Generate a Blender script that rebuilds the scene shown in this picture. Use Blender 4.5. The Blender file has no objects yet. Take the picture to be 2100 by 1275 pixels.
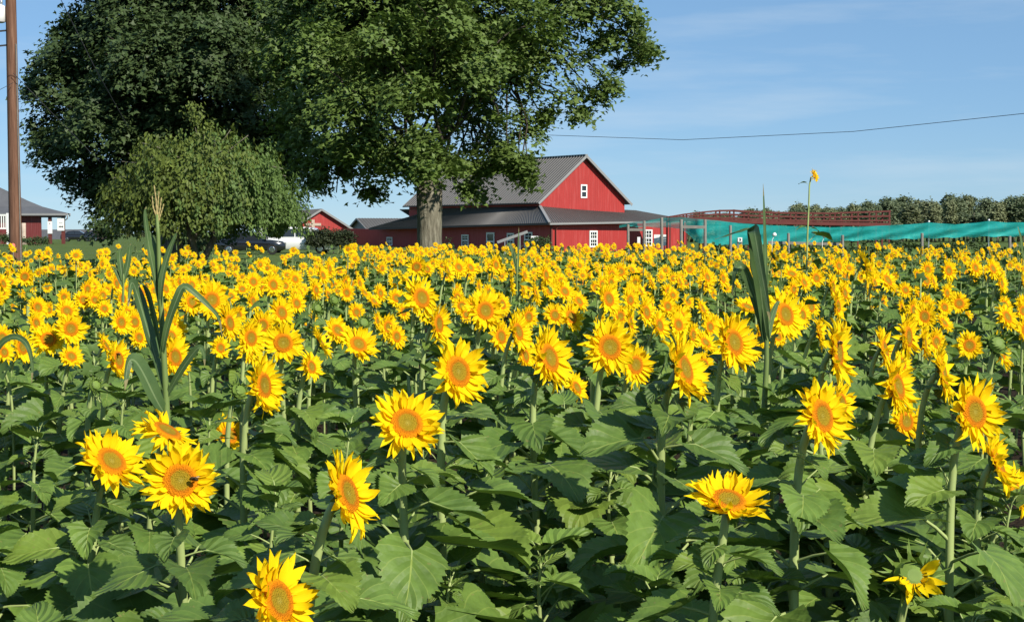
import bpy, math, random
import numpy as np
from mathutils import Vector, Matrix, Euler

random.seed(11)
rng = np.random.default_rng(11)
R = math.radians
scene = bpy.context.scene
COL = scene.collection

# ------------------------------------------------------------------ camera
F = 3231.0                      # focal length in photo pixels (2100 wide)
EYE = 1.65
HORIZON = 480.0
PITCH = math.atan((637.5 - HORIZON) / F)
cam_d = bpy.data.cameras.new('camera')
cam_d.sensor_width = 36.0
cam_d.lens = F / 2100.0 * 36.0
cam_d.clip_start = 0.05
cam_d.clip_end = 6000
cam = bpy.data.objects.new('camera', cam_d)
cam.location = (0, 0, EYE)
cam.rotation_euler = (math.pi / 2 - PITCH, 0, 0)
COL.objects.link(cam)
scene.camera = cam

# ------------------------------------------------------------------ sky and sun
SUN_AZ = R(41)                  # to the right of the direction behind the camera
SUN_EL = R(36)
sun_dir = Vector((math.sin(SUN_AZ) * math.cos(SUN_EL), -math.cos(SUN_AZ) * math.cos(SUN_EL), math.sin(SUN_EL)))
world = bpy.data.worlds.new('World')
scene.world = world
world.use_nodes = True
wn, wl = world.node_tree.nodes, world.node_tree.links
for n in list(wn):
    wn.remove(n)
wo = wn.new('ShaderNodeOutputWorld')
bg = wn.new('ShaderNodeBackground')
bg.inputs['Strength'].default_value = 0.09
sky = wn.new('ShaderNodeTexSky')
sky.sky_type = 'NISHITA'
sky.sun_disc = False
sky.sun_elevation = SUN_EL
sky.sun_rotation = math.atan2(sun_dir.x, sun_dir.y)
sky.air_density = 0.75
sky.dust_density = 0.0
sky.ozone_density = 4.0
# thin cirrus
tc = wn.new('ShaderNodeTexCoord')
mp = wn.new('ShaderNodeMapping')
mp.inputs['Scale'].default_value = (3.2, 3.2, 26.0)
mp.inputs['Rotation'].default_value = (0, R(12), 0)
nz = wn.new('ShaderNodeTexNoise')
nz.inputs['Scale'].default_value = 1.3
nz.inputs['Detail'].default_value = 6
nz.inputs['Roughness'].default_value = 0.55
cr = wn.new('ShaderNodeValToRGB')
cr.color_ramp.elements[0].position = 0.50
cr.color_ramp.elements[0].color = (0, 0, 0, 1)
cr.color_ramp.elements[1].position = 0.80
cr.color_ramp.elements[1].color = (0.40, 0.40, 0.40, 1)
mixc = wn.new('ShaderNodeMix')
mixc.data_type = 'RGBA'
mixc.inputs[7].default_value = (6.0, 6.8, 7.4, 1)
wl.new(tc.outputs['Generated'], mp.inputs['Vector'])
wl.new(mp.outputs['Vector'], nz.inputs['Vector'])
wl.new(nz.outputs['Fac'], cr.inputs['Fac'])
wl.new(cr.outputs['Color'], mixc.inputs[0])
tint = wn.new('ShaderNodeMix')
tint.data_type = 'RGBA'
tint.blend_type = 'MULTIPLY'
tint.inputs[0].default_value = 1.0
tint.inputs[7].default_value = (0.70, 0.785, 0.87, 1)
wl.new(sky.outputs['Color'], tint.inputs[6])
veil = wn.new('ShaderNodeMix')          # thin even summer haze over the whole sky
veil.data_type = 'RGBA'
veil.inputs[0].default_value = 0.45
veil.inputs[7].default_value = (2.40, 4.45, 6.7, 1)
wl.new(tint.outputs[2], veil.inputs[6])
wl.new(veil.outputs[2], mixc.inputs[6])
wl.new(mixc.outputs[2], bg.inputs['Color'])
wl.new(bg.outputs['Background'], wo.inputs['Surface'])

sun_d = bpy.data.lights.new('sun', 'SUN')
sun_d.energy = 5.0
sun_d.angle = R(0.53)
sun_d.color = (1.0, 0.94, 0.83)
sun = bpy.data.objects.new('sun', sun_d)
sun.rotation_euler = (-sun_dir).to_track_quat('-Z', 'Y').to_euler()
sun.location = (30, -30, 40)
COL.objects.link(sun)

scene.view_settings.view_transform = 'Standard'
scene.view_settings.look = 'None'
scene.view_settings.exposure = 0.40
scene.view_settings.gamma = 1.0
scene.view_settings.use_curve_mapping = False
scene.cycles.max_bounces = 6
scene.cycles.diffuse_bounces = 3
scene.cycles.glossy_bounces = 2
scene.cycles.transmission_bounces = 4
scene.cycles.transparent_max_bounces = 8
scene.cycles.use_denoising = True


# ------------------------------------------------------------------ helpers
def P(px, py, d):
    """world point seen at photo pixel (px, py) at depth Y = d"""
    u = (px - 1050.0) / F
    v = (637.5 - py) / F
    dy = math.cos(PITCH) + v * math.sin(PITCH)
    dz = -math.sin(PITCH) + v * math.cos(PITCH)
    return Vector((u / dy * d, d, EYE + dz / dy * d))


def proj(p):
    q = cam_inv @ Vector(p)
    return 1050 + F * q.x / -q.z, 637.5 - F * q.y / -q.z, -q.z


cam_inv = (Matrix.Translation(cam.location) @ cam.rotation_euler.to_matrix().to_4x4()).inverted()


class MB:
    def __init__(self):
        self.v, self.f, self.m, self.uv = [], [], [], []

    def add(self, verts, faces, mat=0, uv=None):
        o = len(self.v)
        self.v += [tuple(p) for p in verts]
        self.uv += list(uv) if uv else [(0.0, 0.0)] * len(verts)
        for fc in faces:
            self.f.append(tuple(i + o for i in fc))
            self.m.append(mat)
        return self

    def box(self, x0, x1, y0, y1, z0, z1, mat=0):
        vs = [(x0, y0, z0), (x1, y0, z0), (x1, y1, z0), (x0, y1, z0), (x0, y0, z1), (x1, y0, z1), (x1, y1, z1), (x0, y1, z1)]
        return self.add(vs, [(0, 3, 2, 1), (4, 5, 6, 7), (0, 1, 5, 4), (1, 2, 6, 5), (2, 3, 7, 6), (3, 0, 4, 7)], mat)

    def bar(self, p, q, w, h, mat=0, up=(0, 0, 1)):
        p, q = Vector(p), Vector(q)
        d = (q - p).normalized()
        s = d.cross(Vector(up))
        if s.length < 1e-4:
            s = d.cross(Vector((1, 0, 0)))
        s.normalize()
        t = s.cross(d)
        vs = []
        for a in (p, q):
            for (i, j) in ((-1, -1), (1, -1), (1, 1), (-1, 1)):
                vs.append(a + s * (i * w / 2) + t * (j * h / 2))
        return self.add(vs, [(0, 1, 2, 3), (7, 6, 5, 4), (0, 4, 5, 1), (1, 5, 6, 2), (2, 6, 7, 3), (3, 7, 4, 0)], mat)

    def tube(self, pts, radii, seg=6, mat=0, cap=True):
        pts = [Vector(p) for p in pts]
        n = len(pts)
        up = Vector((0.13, 0.31, 0.94))
        vs, prev = [], None
        for i in range(n):
            d = (pts[min(i + 1, n - 1)] - pts[max(i - 1, 0)])
            d = d.normalized() if d.length > 1e-9 else Vector((0, 0, 1))
            if prev is None:
                a = d.cross(Vector((1, 0, 0)))
                if a.length < 0.1:
                    a = d.cross(up)
                a.normalize()
            else:
                a = prev - d * prev.dot(d)
                a.normalize()
            prev = a
            b = d.cross(a)
            for k in range(seg):
                t = 2 * math.pi * k / seg
                vs.append(pts[i] + (a * math.cos(t) + b * math.sin(t)) * radii[i])
        fs = []
        for i in range(n - 1):
            for k in range(seg):
                k2 = (k + 1) % seg
                fs.append((i * seg + k, i * seg + k2, (i + 1) * seg + k2, (i + 1) * seg + k))
        if cap:
            fs.append(tuple(range(seg))[::-1])
            fs.append(tuple((n - 1) * seg + k for k in range(seg)))
        uv = [(i / max(1, n - 1), k / seg) for i in range(n) for k in range(seg)]
        return self.add(vs, fs, mat, uv)

    def mesh(self, name, mats, smooth=False):
        me = bpy.data.meshes.new(name)
        me.from_pydata(self.v, [], self.f)
        for m in mats:
            me.materials.append(m)
        me.polygons.foreach_set('material_index', self.m)
        if smooth:
            me.polygons.foreach_set('use_smooth', [True] * len(self.f))
        lay = me.uv_layers.new(name='UVMap')
        li = np.empty(len(me.loops), dtype=np.int32)
        me.loops.foreach_get('vertex_index', li)
        lay.data.foreach_set('uv', np.array(self.uv, dtype=np.float32)[li].ravel())
        me.update()
        return me

    def build(self, name, mats, parent=None, smooth=False, loc=None):
        if not isinstance(mats, (list, tuple)):
            mats = [mats]
        return link(name, self.mesh(name, mats, smooth), parent, loc)


def link(name, data, parent=None, loc=None, mtx=None):
    o = bpy.data.objects.new(name, data)
    COL.objects.link(o)
    if parent is not None:
        o.parent = parent
    if loc is not None:
        o.location = loc
    if mtx is not None:
        o.matrix_basis = mtx
    return o


def tag(o, label=None, cat=None, group=None, kind=None):
    if label:
        o['label'] = label
    if cat:
        o['category'] = cat
    if group:
        o['group'] = group
    if kind:
        o['kind'] = kind
    return o


def empty(name, loc=(0, 0, 0), rz=0.0, label=None, cat=None, group=None):
    o = link(name, None, None, loc)
    o.rotation_euler = (0, 0, rz)
    o.empty_display_size = 0.2
    return tag(o, label, cat, group)


def np_mesh(name, V, F_, mats, midx=None, uv=None, smooth=False):
    """V (n,3); F_ (m,k) constant k"""
    me = bpy.data.meshes.new(name)
    m, k = F_.shape
    me.vertices.add(len(V))
    me.vertices.foreach_set('co', np.ascontiguousarray(V, dtype=np.float32).ravel())
    me.loops.add(m * k)
    me.loops.foreach_set('vertex_index', np.ascontiguousarray(F_, dtype=np.int32).ravel())
    me.polygons.add(m)
    me.polygons.foreach_set('loop_start', np.arange(0, m * k, k, dtype=np.int32))
    for mm in mats:
        me.materials.append(mm)
    if midx is not None:
        me.polygons.foreach_set('material_index', np.ascontiguousarray(midx, dtype=np.int32))
    if smooth:
        me.polygons.foreach_set('use_smooth', np.ones(m, dtype=bool))
    if uv is not None:
        lay = me.uv_layers.new(name='UVMap')
        lay.data.foreach_set('uv', np.ascontiguousarray(uv[F_.ravel()], dtype=np.float32).ravel())
    me.update(calc_edges=True)
    return me


# ------------------------------------------------------------------ materials
class NT:
    def __init__(self, name):
        self.mat = bpy.data.materials.new(name)
        self.mat.use_nodes = True
        self.nt = self.mat.node_tree
        self.n, self.l = self.nt.nodes, self.nt.links
        self.bsdf = self.n['Principled BSDF']
        self.out = self.n['Material Output']

    def node(self, t, **kw):
        n = self.n.new(t)
        for k, v in kw.items():
            setattr(n, k, v)
        return n

    def math(self, op, a, b=None, c=None):
        n = self.n.new('ShaderNodeMath')
        n.operation = op
        for i, x in enumerate((a, b, c)):
            if x is None:
                continue
            if isinstance(x, (int, float)):
                n.inputs[i].default_value = x
            else:
                self.l.new(x, n.inputs[i])
        return n.outputs[0]

    def noise(self, scale, detail=3, vec=None, rough=0.5):
        n = self.n.new('ShaderNodeTexNoise')
        n.inputs['Scale'].default_value = scale
        n.inputs['Detail'].default_value = detail
        n.inputs['Roughness'].default_value = rough
        if vec is None:
            g = self.n.new('ShaderNodeNewGeometry')
            vec = g.outputs['Position']
        self.l.new(vec, n.inputs['Vector'])
        return n.outputs['Fac']

    def mix(self, fac, a, b, blend='MIX'):
        n = self.n.new('ShaderNodeMix')
        n.data_type = 'RGBA'
        n.blend_type = blend
        for i, x in ((0, fac), (6, a), (7, b)):
            if isinstance(x, (int, float)):
                n.inputs[i].default_value = x
            elif isinstance(x, tuple):
                n.inputs[i].default_value = (*x, 1) if len(x) == 3 else x
            else:
                self.l.new(x, n.inputs[i])
        return n.outputs[2]

    def ramp(self, fac, stops):
        n = self.n.new('ShaderNodeValToRGB')
        el = n.color_ramp.elements
        while len(el) < len(stops):
            el.new(0.5)
        for e, (p, c) in zip(el, stops):
            e.position = p
            e.color = (*c, 1) if isinstance(c, tuple) else (c, c, c, 1)
        self.l.new(fac, n.inputs['Fac'])
        return n.outputs['Color']

    def bump(self, h, strength=0.3, dist=0.01):
        n = self.n.new('ShaderNodeBump')
        n.inputs['Strength'].default_value = strength
        n.inputs['Distance'].default_value = dist
        self.l.new(h, n.inputs['Height'])
        self.l.new(n.outputs['Normal'], self.bsdf.inputs['Normal'])
        return n.outputs['Normal']

    def set(self, color=None, rough=None, spec=None, metal=None):
        if color is not None:
            if isinstance(color, tuple):
                self.bsdf.inputs['Base Color'].default_value = (*color, 1)
            else:
                self.l.new(color, self.bsdf.inputs['Base Color'])
        if rough is not None:
            if isinstance(rough, (int, float)):
                self.bsdf.inputs['Roughness'].default_value = rough
            else:
                self.l.new(rough, self.bsdf.inputs['Roughness'])
        if spec is not None:
            self.bsdf.inputs['Specular IOR Level'].default_value = spec
        if metal is not None:
            self.bsdf.inputs['Metallic'].default_value = metal
        return self

    def translucent(self, color, fac):
        t = self.n.new('ShaderNodeBsdfTranslucent')
        if isinstance(color, tuple):
            t.inputs['Color'].default_value = (*color, 1)
        else:
            self.l.new(color, t.inputs['Color'])
        m = self.n.new('ShaderNodeMixShader')
        m.inputs[0].default_value = fac
        self.l.new(self.bsdf.outputs[0], m.inputs[1])
        self.l.new(t.outputs[0], m.inputs[2])
        self.l.new(m.outputs[0], self.out.inputs['Surface'])
        return self

    def uv(self):
        u = self.n.new('ShaderNodeUVMap')
        s = self.n.new('ShaderNodeSeparateXYZ')
        self.l.new(u.outputs[0], s.inputs[0])
        return s.outputs[0], s.outputs[1]

    def obj_rand(self):
        return self.n.new('ShaderNodeObjectInfo').outputs['Random']


def simple(name, col, rough=0.6, spec=0.3, var=0.15, scale=3.0, metal=0.0, bump=0.0, bscale=None):
    t = NT(name)
    nf = t.noise(scale, 4)
    c2 = tuple(min(1, x * (1 + var)) for x in col)
    c1 = tuple(x * (1 - var) for x in col)
    t.set(t.mix(nf, c1, c2), rough, spec, metal)
    if bump:
        t.bump(t.noise(bscale or scale * 6, 4), bump, 0.02)
    return t.mat


def make_leaf_mat(name, base, veins=True, trans=0.15, var=0.36, spec=0.36):
    t = NT(name)
    nf = t.noise(2.3, 3)
    n2 = t.noise(26, 2)
    f = t.math('ADD', t.math('MULTIPLY', nf, 0.65), t.math('MULTIPLY', n2, 0.35))
    dark = tuple(x * (1 - var) for x in base)
    lite = (base[0] * (1 + var * 1.25), base[1] * (1 + var), base[2] * (1 + var * 0.6))
    col = t.ramp(f, [(0.32, dark), (0.68, lite)])
    if veins:
        u, v = t.uv()
        av = t.math('ABSOLUTE', v)
        mid = t.math('MULTIPLY', t.math('LESS_THAN', av, 0.026), 0.75)
        sv = t.math('FRACT', t.math('ADD', t.math('MULTIPLY', t.math('SUBTRACT', t.math('POWER', u, 0.8), t.math('MULTIPLY', t.math('POWER', av, 0.8), 0.40)), 5.0), t.math('MULTIPLY', nf, 0.9)))
        svd = t.math('ABSOLUTE', t.math('SUBTRACT', sv, 0.5))
        svm = t.math('GREATER_THAN', svd, 0.462)
        blade = t.math('GREATER_THAN', u, 0.001)
        vein = t.math('MULTIPLY', t.math('MAXIMUM', mid, t.math('MULTIPLY', svm, 0.30)), blade)
        vcol = tuple(min(1, x) for x in (base[0] * 2.3 + 0.03, base[1] * 1.7 + 0.03, base[2] * 1.9 + 0.01))
        col = t.mix(vein, col, vcol)
        t.bump(t.math('ADD', t.math('MULTIPLY', svd, 1.0), t.math('MULTIPLY', n2, 0.9)), 0.65, 0.010)
    if veins:
        orr = t.obj_rand()
        col = t.mix(t.math('MULTIPLY', t.math('GREATER_THAN', orr, 0.86), 0.45), col, (base[0] * 1.7, base[1] * 1.35, base[2] * 0.9))
        col = t.mix(t.math('MULTIPLY', t.math('LESS_THAN', orr, 0.30), 0.35), col, (base[0] * 0.55, base[1] * 0.62, base[2] * 0.7))
        blot = t.math('MULTIPLY', t.math('GREATER_THAN', t.noise(60, 3), 0.69), 0.5)
        col = t.mix(blot, col, (0.20, 0.17, 0.06))
    rgh = t.math('ADD', t.math('MULTIPLY', n2, 0.25), 0.42)
    t.set(col, rgh, spec)
    tcol = t.mix(0.35, col, (base[0] * 1.6, base[1] * 2.0, base[2] * 0.5))
    t.translucent(tcol, trans)
    return t.mat


M = {}
M['leaf'] = make_leaf_mat('sunflower_leaf', (0.102, 0.178, 0.032))
M['stem'] = simple('sunflower_stem', (0.30, 0.37, 0.13), 0.6, 0.3, 0.25, 9.0)
M['calyx'] = simple('sunflower_calyx', (0.075, 0.13, 0.03), 0.65, 0.25, 0.3, 12.0)
M['budgreen'] = simple('bud_green', (0.13, 0.20, 0.035), 0.6, 0.25, 0.35, 30.0)
t = NT('corn_leaf')
u, v = t.uv()
av = t.math('ABSOLUTE', v)
cn = t.noise(9, 4)
cc = t.ramp(cn, [(0.3, (0.045, 0.090, 0.028)), (0.7, (0.095, 0.160, 0.050))])
stp = t.math('FRACT', t.math('MULTIPLY', v, 7.0))
cc = t.mix(t.math('MULTIPLY', t.math('GREATER_THAN', stp, 0.72), 0.35), cc, (0.11, 0.17, 0.06))
cc = t.mix(t.math('MULTIPLY', t.math('LESS_THAN', av, 0.10), 0.7), cc, (0.20, 0.27, 0.12))
cc = t.mix(t.math('MULTIPLY', t.math('GREATER_THAN', t.math('ADD', u, t.math('MULTIPLY', cn, 0.25)), 1.04), 0.8), cc, (0.30, 0.24, 0.11))
t.bump(stp, 0.35, 0.004)
t.set(cc, 0.5, 0.3)
t.translucent(cc, 0.15)
M['corn'] = t.mat
M['corn_stalk'] = simple('corn_stalk', (0.14, 0.20, 0.055), 0.55, 0.3, 0.25, 8.0)
M['tassel'] = simple('corn_tassel', (0.36, 0.29, 0.12), 0.75, 0.2, 0.2, 40.0)
# petals
t = NT('sunflower_petal')
u, v = t.uv()
pc = t.ramp(u, [(0.0, (0.88, 0.46, 0.004)), (0.22, (0.93, 0.65, 0.005)), (1.0, (0.96, 0.75, 0.010))])
st = t.math('FRACT', t.math('MULTIPLY', v, 5.0))
pc = t.mix(t.math('MULTIPLY', t.math('GREATER_THAN', st, 0.8), 0.18), pc, (0.72, 0.34, 0.0))
pc = t.mix(t.math('MULTIPLY', t.noise(7.0, 2), 0.35), pc, (0.97, 0.72, 0.012))
pc = t.mix(t.math('MULTIPLY', t.obj_rand(), 0.30), pc, (0.90, 0.54, 0.006))
t.set(pc, 0.65, 0.05)
t.translucent(pc, 0.38)
M['petal'] = t.mat
# disc
t = NT('sunflower_disc')
u, v = t.uv()
nf = t.noise(140, 2)
rr = t.math('ADD', u, t.math('MULTIPLY', t.math('SUBTRACT', nf, 0.5), 0.16))
dc = t.ramp(rr, [(0.0, (0.40, 0.32, 0.05)), (0.20, (0.30, 0.22, 0.015)), (0.50, (0.36, 0.24, 0.012)), (0.62, (0.50, 0.15, 0.004)), (0.80, (0.74, 0.23, 0.003)), (1.0, (0.82, 0.32, 0.004))])
vo = t.node('ShaderNodeTexVoronoi')
vo.inputs['Scale'].default_value = 330
g = t.node('ShaderNodeNewGeometry')
t.l.new(g.outputs['Position'], vo.inputs['Vector'])
dc = t.mix(t.math('MULTIPLY', vo.outputs['Distance'], 0.40), dc, (0.16, 0.07, 0.004))
t.set(dc, 0.75, 0.1)
t.bump(vo.outputs['Distance'], 0.9, 0.004)
M['disc'] = t.mat

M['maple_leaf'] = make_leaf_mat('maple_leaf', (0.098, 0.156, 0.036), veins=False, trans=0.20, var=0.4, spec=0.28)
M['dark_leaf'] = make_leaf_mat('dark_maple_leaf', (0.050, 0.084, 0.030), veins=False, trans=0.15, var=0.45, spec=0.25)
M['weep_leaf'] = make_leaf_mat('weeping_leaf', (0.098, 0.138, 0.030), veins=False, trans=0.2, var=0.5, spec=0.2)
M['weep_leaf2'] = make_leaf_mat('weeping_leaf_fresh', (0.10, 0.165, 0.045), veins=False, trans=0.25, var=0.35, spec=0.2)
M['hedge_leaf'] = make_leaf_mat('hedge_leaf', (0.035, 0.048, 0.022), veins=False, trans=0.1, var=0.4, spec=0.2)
M['far_leaf_hazed'] = make_leaf_mat('far_leaf_hazed', (0.125, 0.165, 0.100), veins=False, trans=0.12, var=0.45, spec=0.1)  # leaf colour lightened to imitate distance haze
M['far_leaf_hazed2'] = make_leaf_mat('far_leaf_hazed_olive', (0.17, 0.20, 0.115), veins=False, trans=0.12, var=0.45, spec=0.1)  # olive variant, haze painted into its colour too
# bark
t = NT('maple_bark')
mpn = t.node('ShaderNodeMapping')
mpn.inputs['Scale'].default_value = (7, 7, 1.1)
gg = t.node('ShaderNodeNewGeometry')
t.l.new(gg.outputs['Position'], mpn.inputs['Vector'])
b1 = t.noise(1.6, 6, mpn.outputs['Vector'], 0.65)
b2 = t.noise(1.1, 3)
bc = t.ramp(b1, [(0.33, (0.07, 0.06, 0.045)), (0.55, (0.20, 0.18, 0.135)), (0.75, (0.36, 0.33, 0.26))])
bc = t.mix(t.math('MULTIPLY', b2, 0.5), bc, (0.13, 0.13, 0.09))
t.set(bc, 0.9, 0.1)
t.bump(b1, 0.9, 0.06)
M['bark'] = t.mat
M['branch_shaded'] = simple('branch_bark_shaded', (0.062, 0.052, 0.040), 0.9, 0.1, 0.3, 4.0)  # bark darkened for the limbs: crown shade put into the colour
# pole
t = NT('pole_wood')
mpn = t.node('ShaderNodeMapping')
mpn.inputs['Scale'].default_value = (14, 14, 0.7)
gg = t.node('ShaderNodeNewGeometry')
t.l.new(gg.outputs['Position'], mpn.inputs['Vector'])
b1 = t.noise(1.4, 5, mpn.outputs['Vector'], 0.6)
b3 = t.noise(1.1, 4)
t.set(t.mix(t.math('MULTIPLY', b3, 0.7), t.ramp(b1, [(0.35, (0.10, 0.052, 0.032)), (0.55, (0.20, 0.105, 0.065)), (0.75, (0.33, 0.20, 0.13))]), (0.10, 0.05, 0.032)), 0.85, 0.15)
t.bump(b1, 0.6, 0.02)
M['pole'] = t.mat
# red siding: vertical ribs by object coordinate along the wall
def siding(name, col, freq):
    t = NT(name)
    u, v = t.uv()
    w = t.math('FRACT', t.math('MULTIPLY', u, freq))
    rib = t.math('SMOOTH_MIN', w, t.math('SUBTRACT', 1.0, w), 0.1)
    nf = t.noise(0.8, 4)
    n2 = t.noise(6.0, 3)
    c = t.mix(nf, tuple(x * 0.85 for x in col), tuple(min(1, x * 1.12) for x in col))
    c = t.mix(t.math('MULTIPLY', n2, 0.25), c, tuple(x * 0.7 for x in col))
    c = t.mix(t.math('MULTIPLY', t.math('LESS_THAN', rib, 0.06), 0.35), c, tuple(x * 0.45 for x in col))
    mpn_ = t.node('ShaderNodeMapping')
    mpn_.inputs['Scale'].default_value = (5, 5, 0.35)
    gg_ = t.node('ShaderNodeNewGeometry')
    t.l.new(gg_.outputs['Position'], mpn_.inputs['Vector'])
    stk = t.noise(1.2, 4, mpn_.outputs['Vector'], 0.6)
    c = t.mix(t.math('MULTIPLY', t.math('GREATER_THAN', stk, 0.56), 0.22), c, (min(1, col[0] * 1.15 + .05), col[1] * 1.9 + .03, col[2] * 1.9 + .03))
    t.set(c, 0.55, 0.3)
    t.bump(rib, 0.5, 0.03)
    return t.mat
M['red'] = siding('red_metal_siding', (0.36, 0.036, 0.032), 3.3)
M['dark_red'] = siding('dark_red_brick', (0.17, 0.035, 0.035), 5.0)
M['red_paint'] = simple('red_painted_wood', (0.125, 0.033, 0.028), 0.65, 0.25, 0.25, 2.0)
M['roof'] = simple('grey_metal_roof', (0.092, 0.086, 0.081), 0.5, 0.35, 0.12, 0.7)
M['shingle'] = simple('grey_shingle_roof', (0.105, 0.108, 0.118), 0.85, 0.2, 0.2, 1.4, bump=0.4, bscale=9)
M['trim'] = simple('grey_trim', (0.24, 0.24, 0.24), 0.5, 0.3, 0.1)
M['dark_trim'] = simple('dark_trim', (0.06, 0.045, 0.042), 0.6, 0.3, 0.1)
M['white'] = simple('white_paint', (0.76, 0.76, 0.73), 0.5, 0.35, 0.06)
M['cream'] = simple('cream_paint', (0.58, 0.50, 0.27), 0.7, 0.2, 0.1)
M['pale'] = simple('pale_wood', (0.45, 0.36, 0.29), 0.8, 0.2, 0.2)
M['grey_wood'] = simple('weathered_grey_wood', (0.21, 0.195, 0.17), 0.85, 0.15, 0.3, 9.0, bump=0.4)
M['metal'] = simple('galvanised_metal', (0.42, 0.44, 0.46), 0.4, 0.5, 0.1, metal=0.5)
M['wire'] = simple('black_wire', (0.03, 0.032, 0.04), 0.6, 0.3, 0.1)
M['black'] = simple('black_plastic', (0.015, 0.015, 0.016), 0.5, 0.4, 0.1)
M['orange'] = simple('orange_paint', (0.75, 0.22, 0.06), 0.5, 0.3, 0.1)
M['pink'] = simple('faded_red_flag', (0.80, 0.16, 0.12), 0.6, 0.2, 0.1)
t = NT('black_car_paint'); t.set((0.012, 0.013, 0.016), 0.12, 0.6); t.bsdf.inputs['Coat Weight'].default_value = 0.8; M['carblack'] = t.mat
t = NT('white_car_paint'); t.set((0.72, 0.72, 0.70), 0.22, 0.5); t.bsdf.inputs['Coat Weight'].default_value = 0.6; M['carwhite'] = t.mat
t = NT('dark_window_glass'); t.set((0.02, 0.024, 0.03), 0.06, 0.7); M['glass'] = t.mat
t = NT('chrome'); t.set((0.7, 0.7, 0.7), 0.15, 0.5, 1.0); M['chrome'] = t.mat
t = NT('rubber'); t.set((0.02, 0.02, 0.02), 0.8, 0.2); M['rubber'] = t.mat
t = NT('lamp_red'); t.set((0.45, 0.02, 0.02), 0.2, 0.5); M['taillight'] = t.mat
t = NT('bee_brown'); t.set((0.05, 0.028, 0.01), 0.7, 0.2); M['bee'] = t.mat
t = NT('bee_wing'); t.set((0.35, 0.33, 0.28), 0.3, 0.5); M['wing'] = t.mat
# netting
t = NT('teal_netting')
nf = t.noise(2.2, 4)
mpn = t.node('ShaderNodeMapping')
mpn.inputs['Scale'].default_value = (0.5, 0.5, 9)
gg = t.node('ShaderNodeNewGeometry')
t.l.new(gg.outputs['Position'], mpn.inputs['Vector'])
n2 = t.noise(1.5, 4, mpn.outputs['Vector'])
tcv = t.mix(n2, (0.01, 0.46, 0.43), (0.08, 0.78, 0.72))
t.set(tcv, 0.6, 0.3)
t.translucent(tcv, 0.35)
last = t.out.inputs['Surface'].links[0].from_socket
tr = t.node('ShaderNodeBsdfTransparent')
mx = t.node('ShaderNodeMixShader')
t.l.new(t.math('ADD', t.math('MULTIPLY', nf, 0.5), 0.36), mx.inputs[0])
t.l.new(tr.outputs[0], mx.inputs[1])
t.l.new(last, mx.inputs[2])
t.l.new(mx.outputs[0], t.out.inputs['Surface'])
M['net'] = t.mat
# ground
t = NT('lawn_grass')
n1, n2, n3 = t.noise(0.09, 4), t.noise(1.7, 5), t.noise(40, 2)
gc = t.mix(n1, (0.075, 0.125, 0.030), (0.13, 0.165, 0.045))
gc = t.mix(t.math('MULTIPLY', n2, 0.55), gc, (0.060, 0.095, 0.022))
t.set(gc, 0.9, 0.1)
t.bump(n3, 0.8, 0.05)
M['lawn'] = t.mat
t = NT('field_soil')
n1, n2 = t.noise(1.3, 5), t.noise(22, 4)
gc = t.mix(n1, (0.020, 0.014, 0.010), (0.045, 0.033, 0.022))
t.set(gc, 0.95, 0.05)
t.bump(n2, 0.9, 0.06)
M['soil'] = t.mat
M['gravel'] = simple('gravel_drive', (0.26, 0.24, 0.21), 0.95, 0.1, 0.25, 3.0, bump=0.6, bscale=20)


# ------------------------------------------------------------------ terrain
def hterr(x, y):
    def ss(a, b, q):
        q = min(1, max(0, (q - a) / (b - a)))
        return q * q * (3 - 2 * q)
    return 0.62 * ss(70, 165, y) * ss(-8, -32, x) + 0.22 * ss(58, 100, y) * ss(4, -14, x) * (1 - ss(-20, -32, x))


gx = sorted(set([-2500, -900, -400, -200, -120] + list(range(-80, 81, 4)) + [120, 200, 400, 900, 2500]))
gy = sorted(set([-300, -60, -20] + list(range(0, 260, 5)) + [300, 380, 500, 800, 1500, 4500]))
m = MB()
nx = len(gx)
m.add([(x, y, hterr(x, y)) for y in gy for x in gx],
      [(j * nx + i, j * nx + i + 1, (j + 1) * nx + i + 1, (j + 1) * nx + i) for j in range(len(gy) - 1) for i in range(nx - 1)])
tag(m.build('ground', M['lawn'], smooth=True), 'short green lawn around the farm beyond the flower field', None, kind='structure')
m = MB()
sx = [-60 + i * 2.0 for i in range(61)]
sy = [-8 + i * 1.5 for i in range(39)]
m.add([(x, y, 0.006) for y in sy for x in sx],
      [(j * 61 + i, j * 61 + i + 1, (j + 1) * 61 + i + 1, (j + 1) * 61 + i) for j in range(38) for i in range(60)])
tag(m.build('field_soil', M['soil']), 'dark bare soil under the sunflower rows', None, kind='structure')


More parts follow.
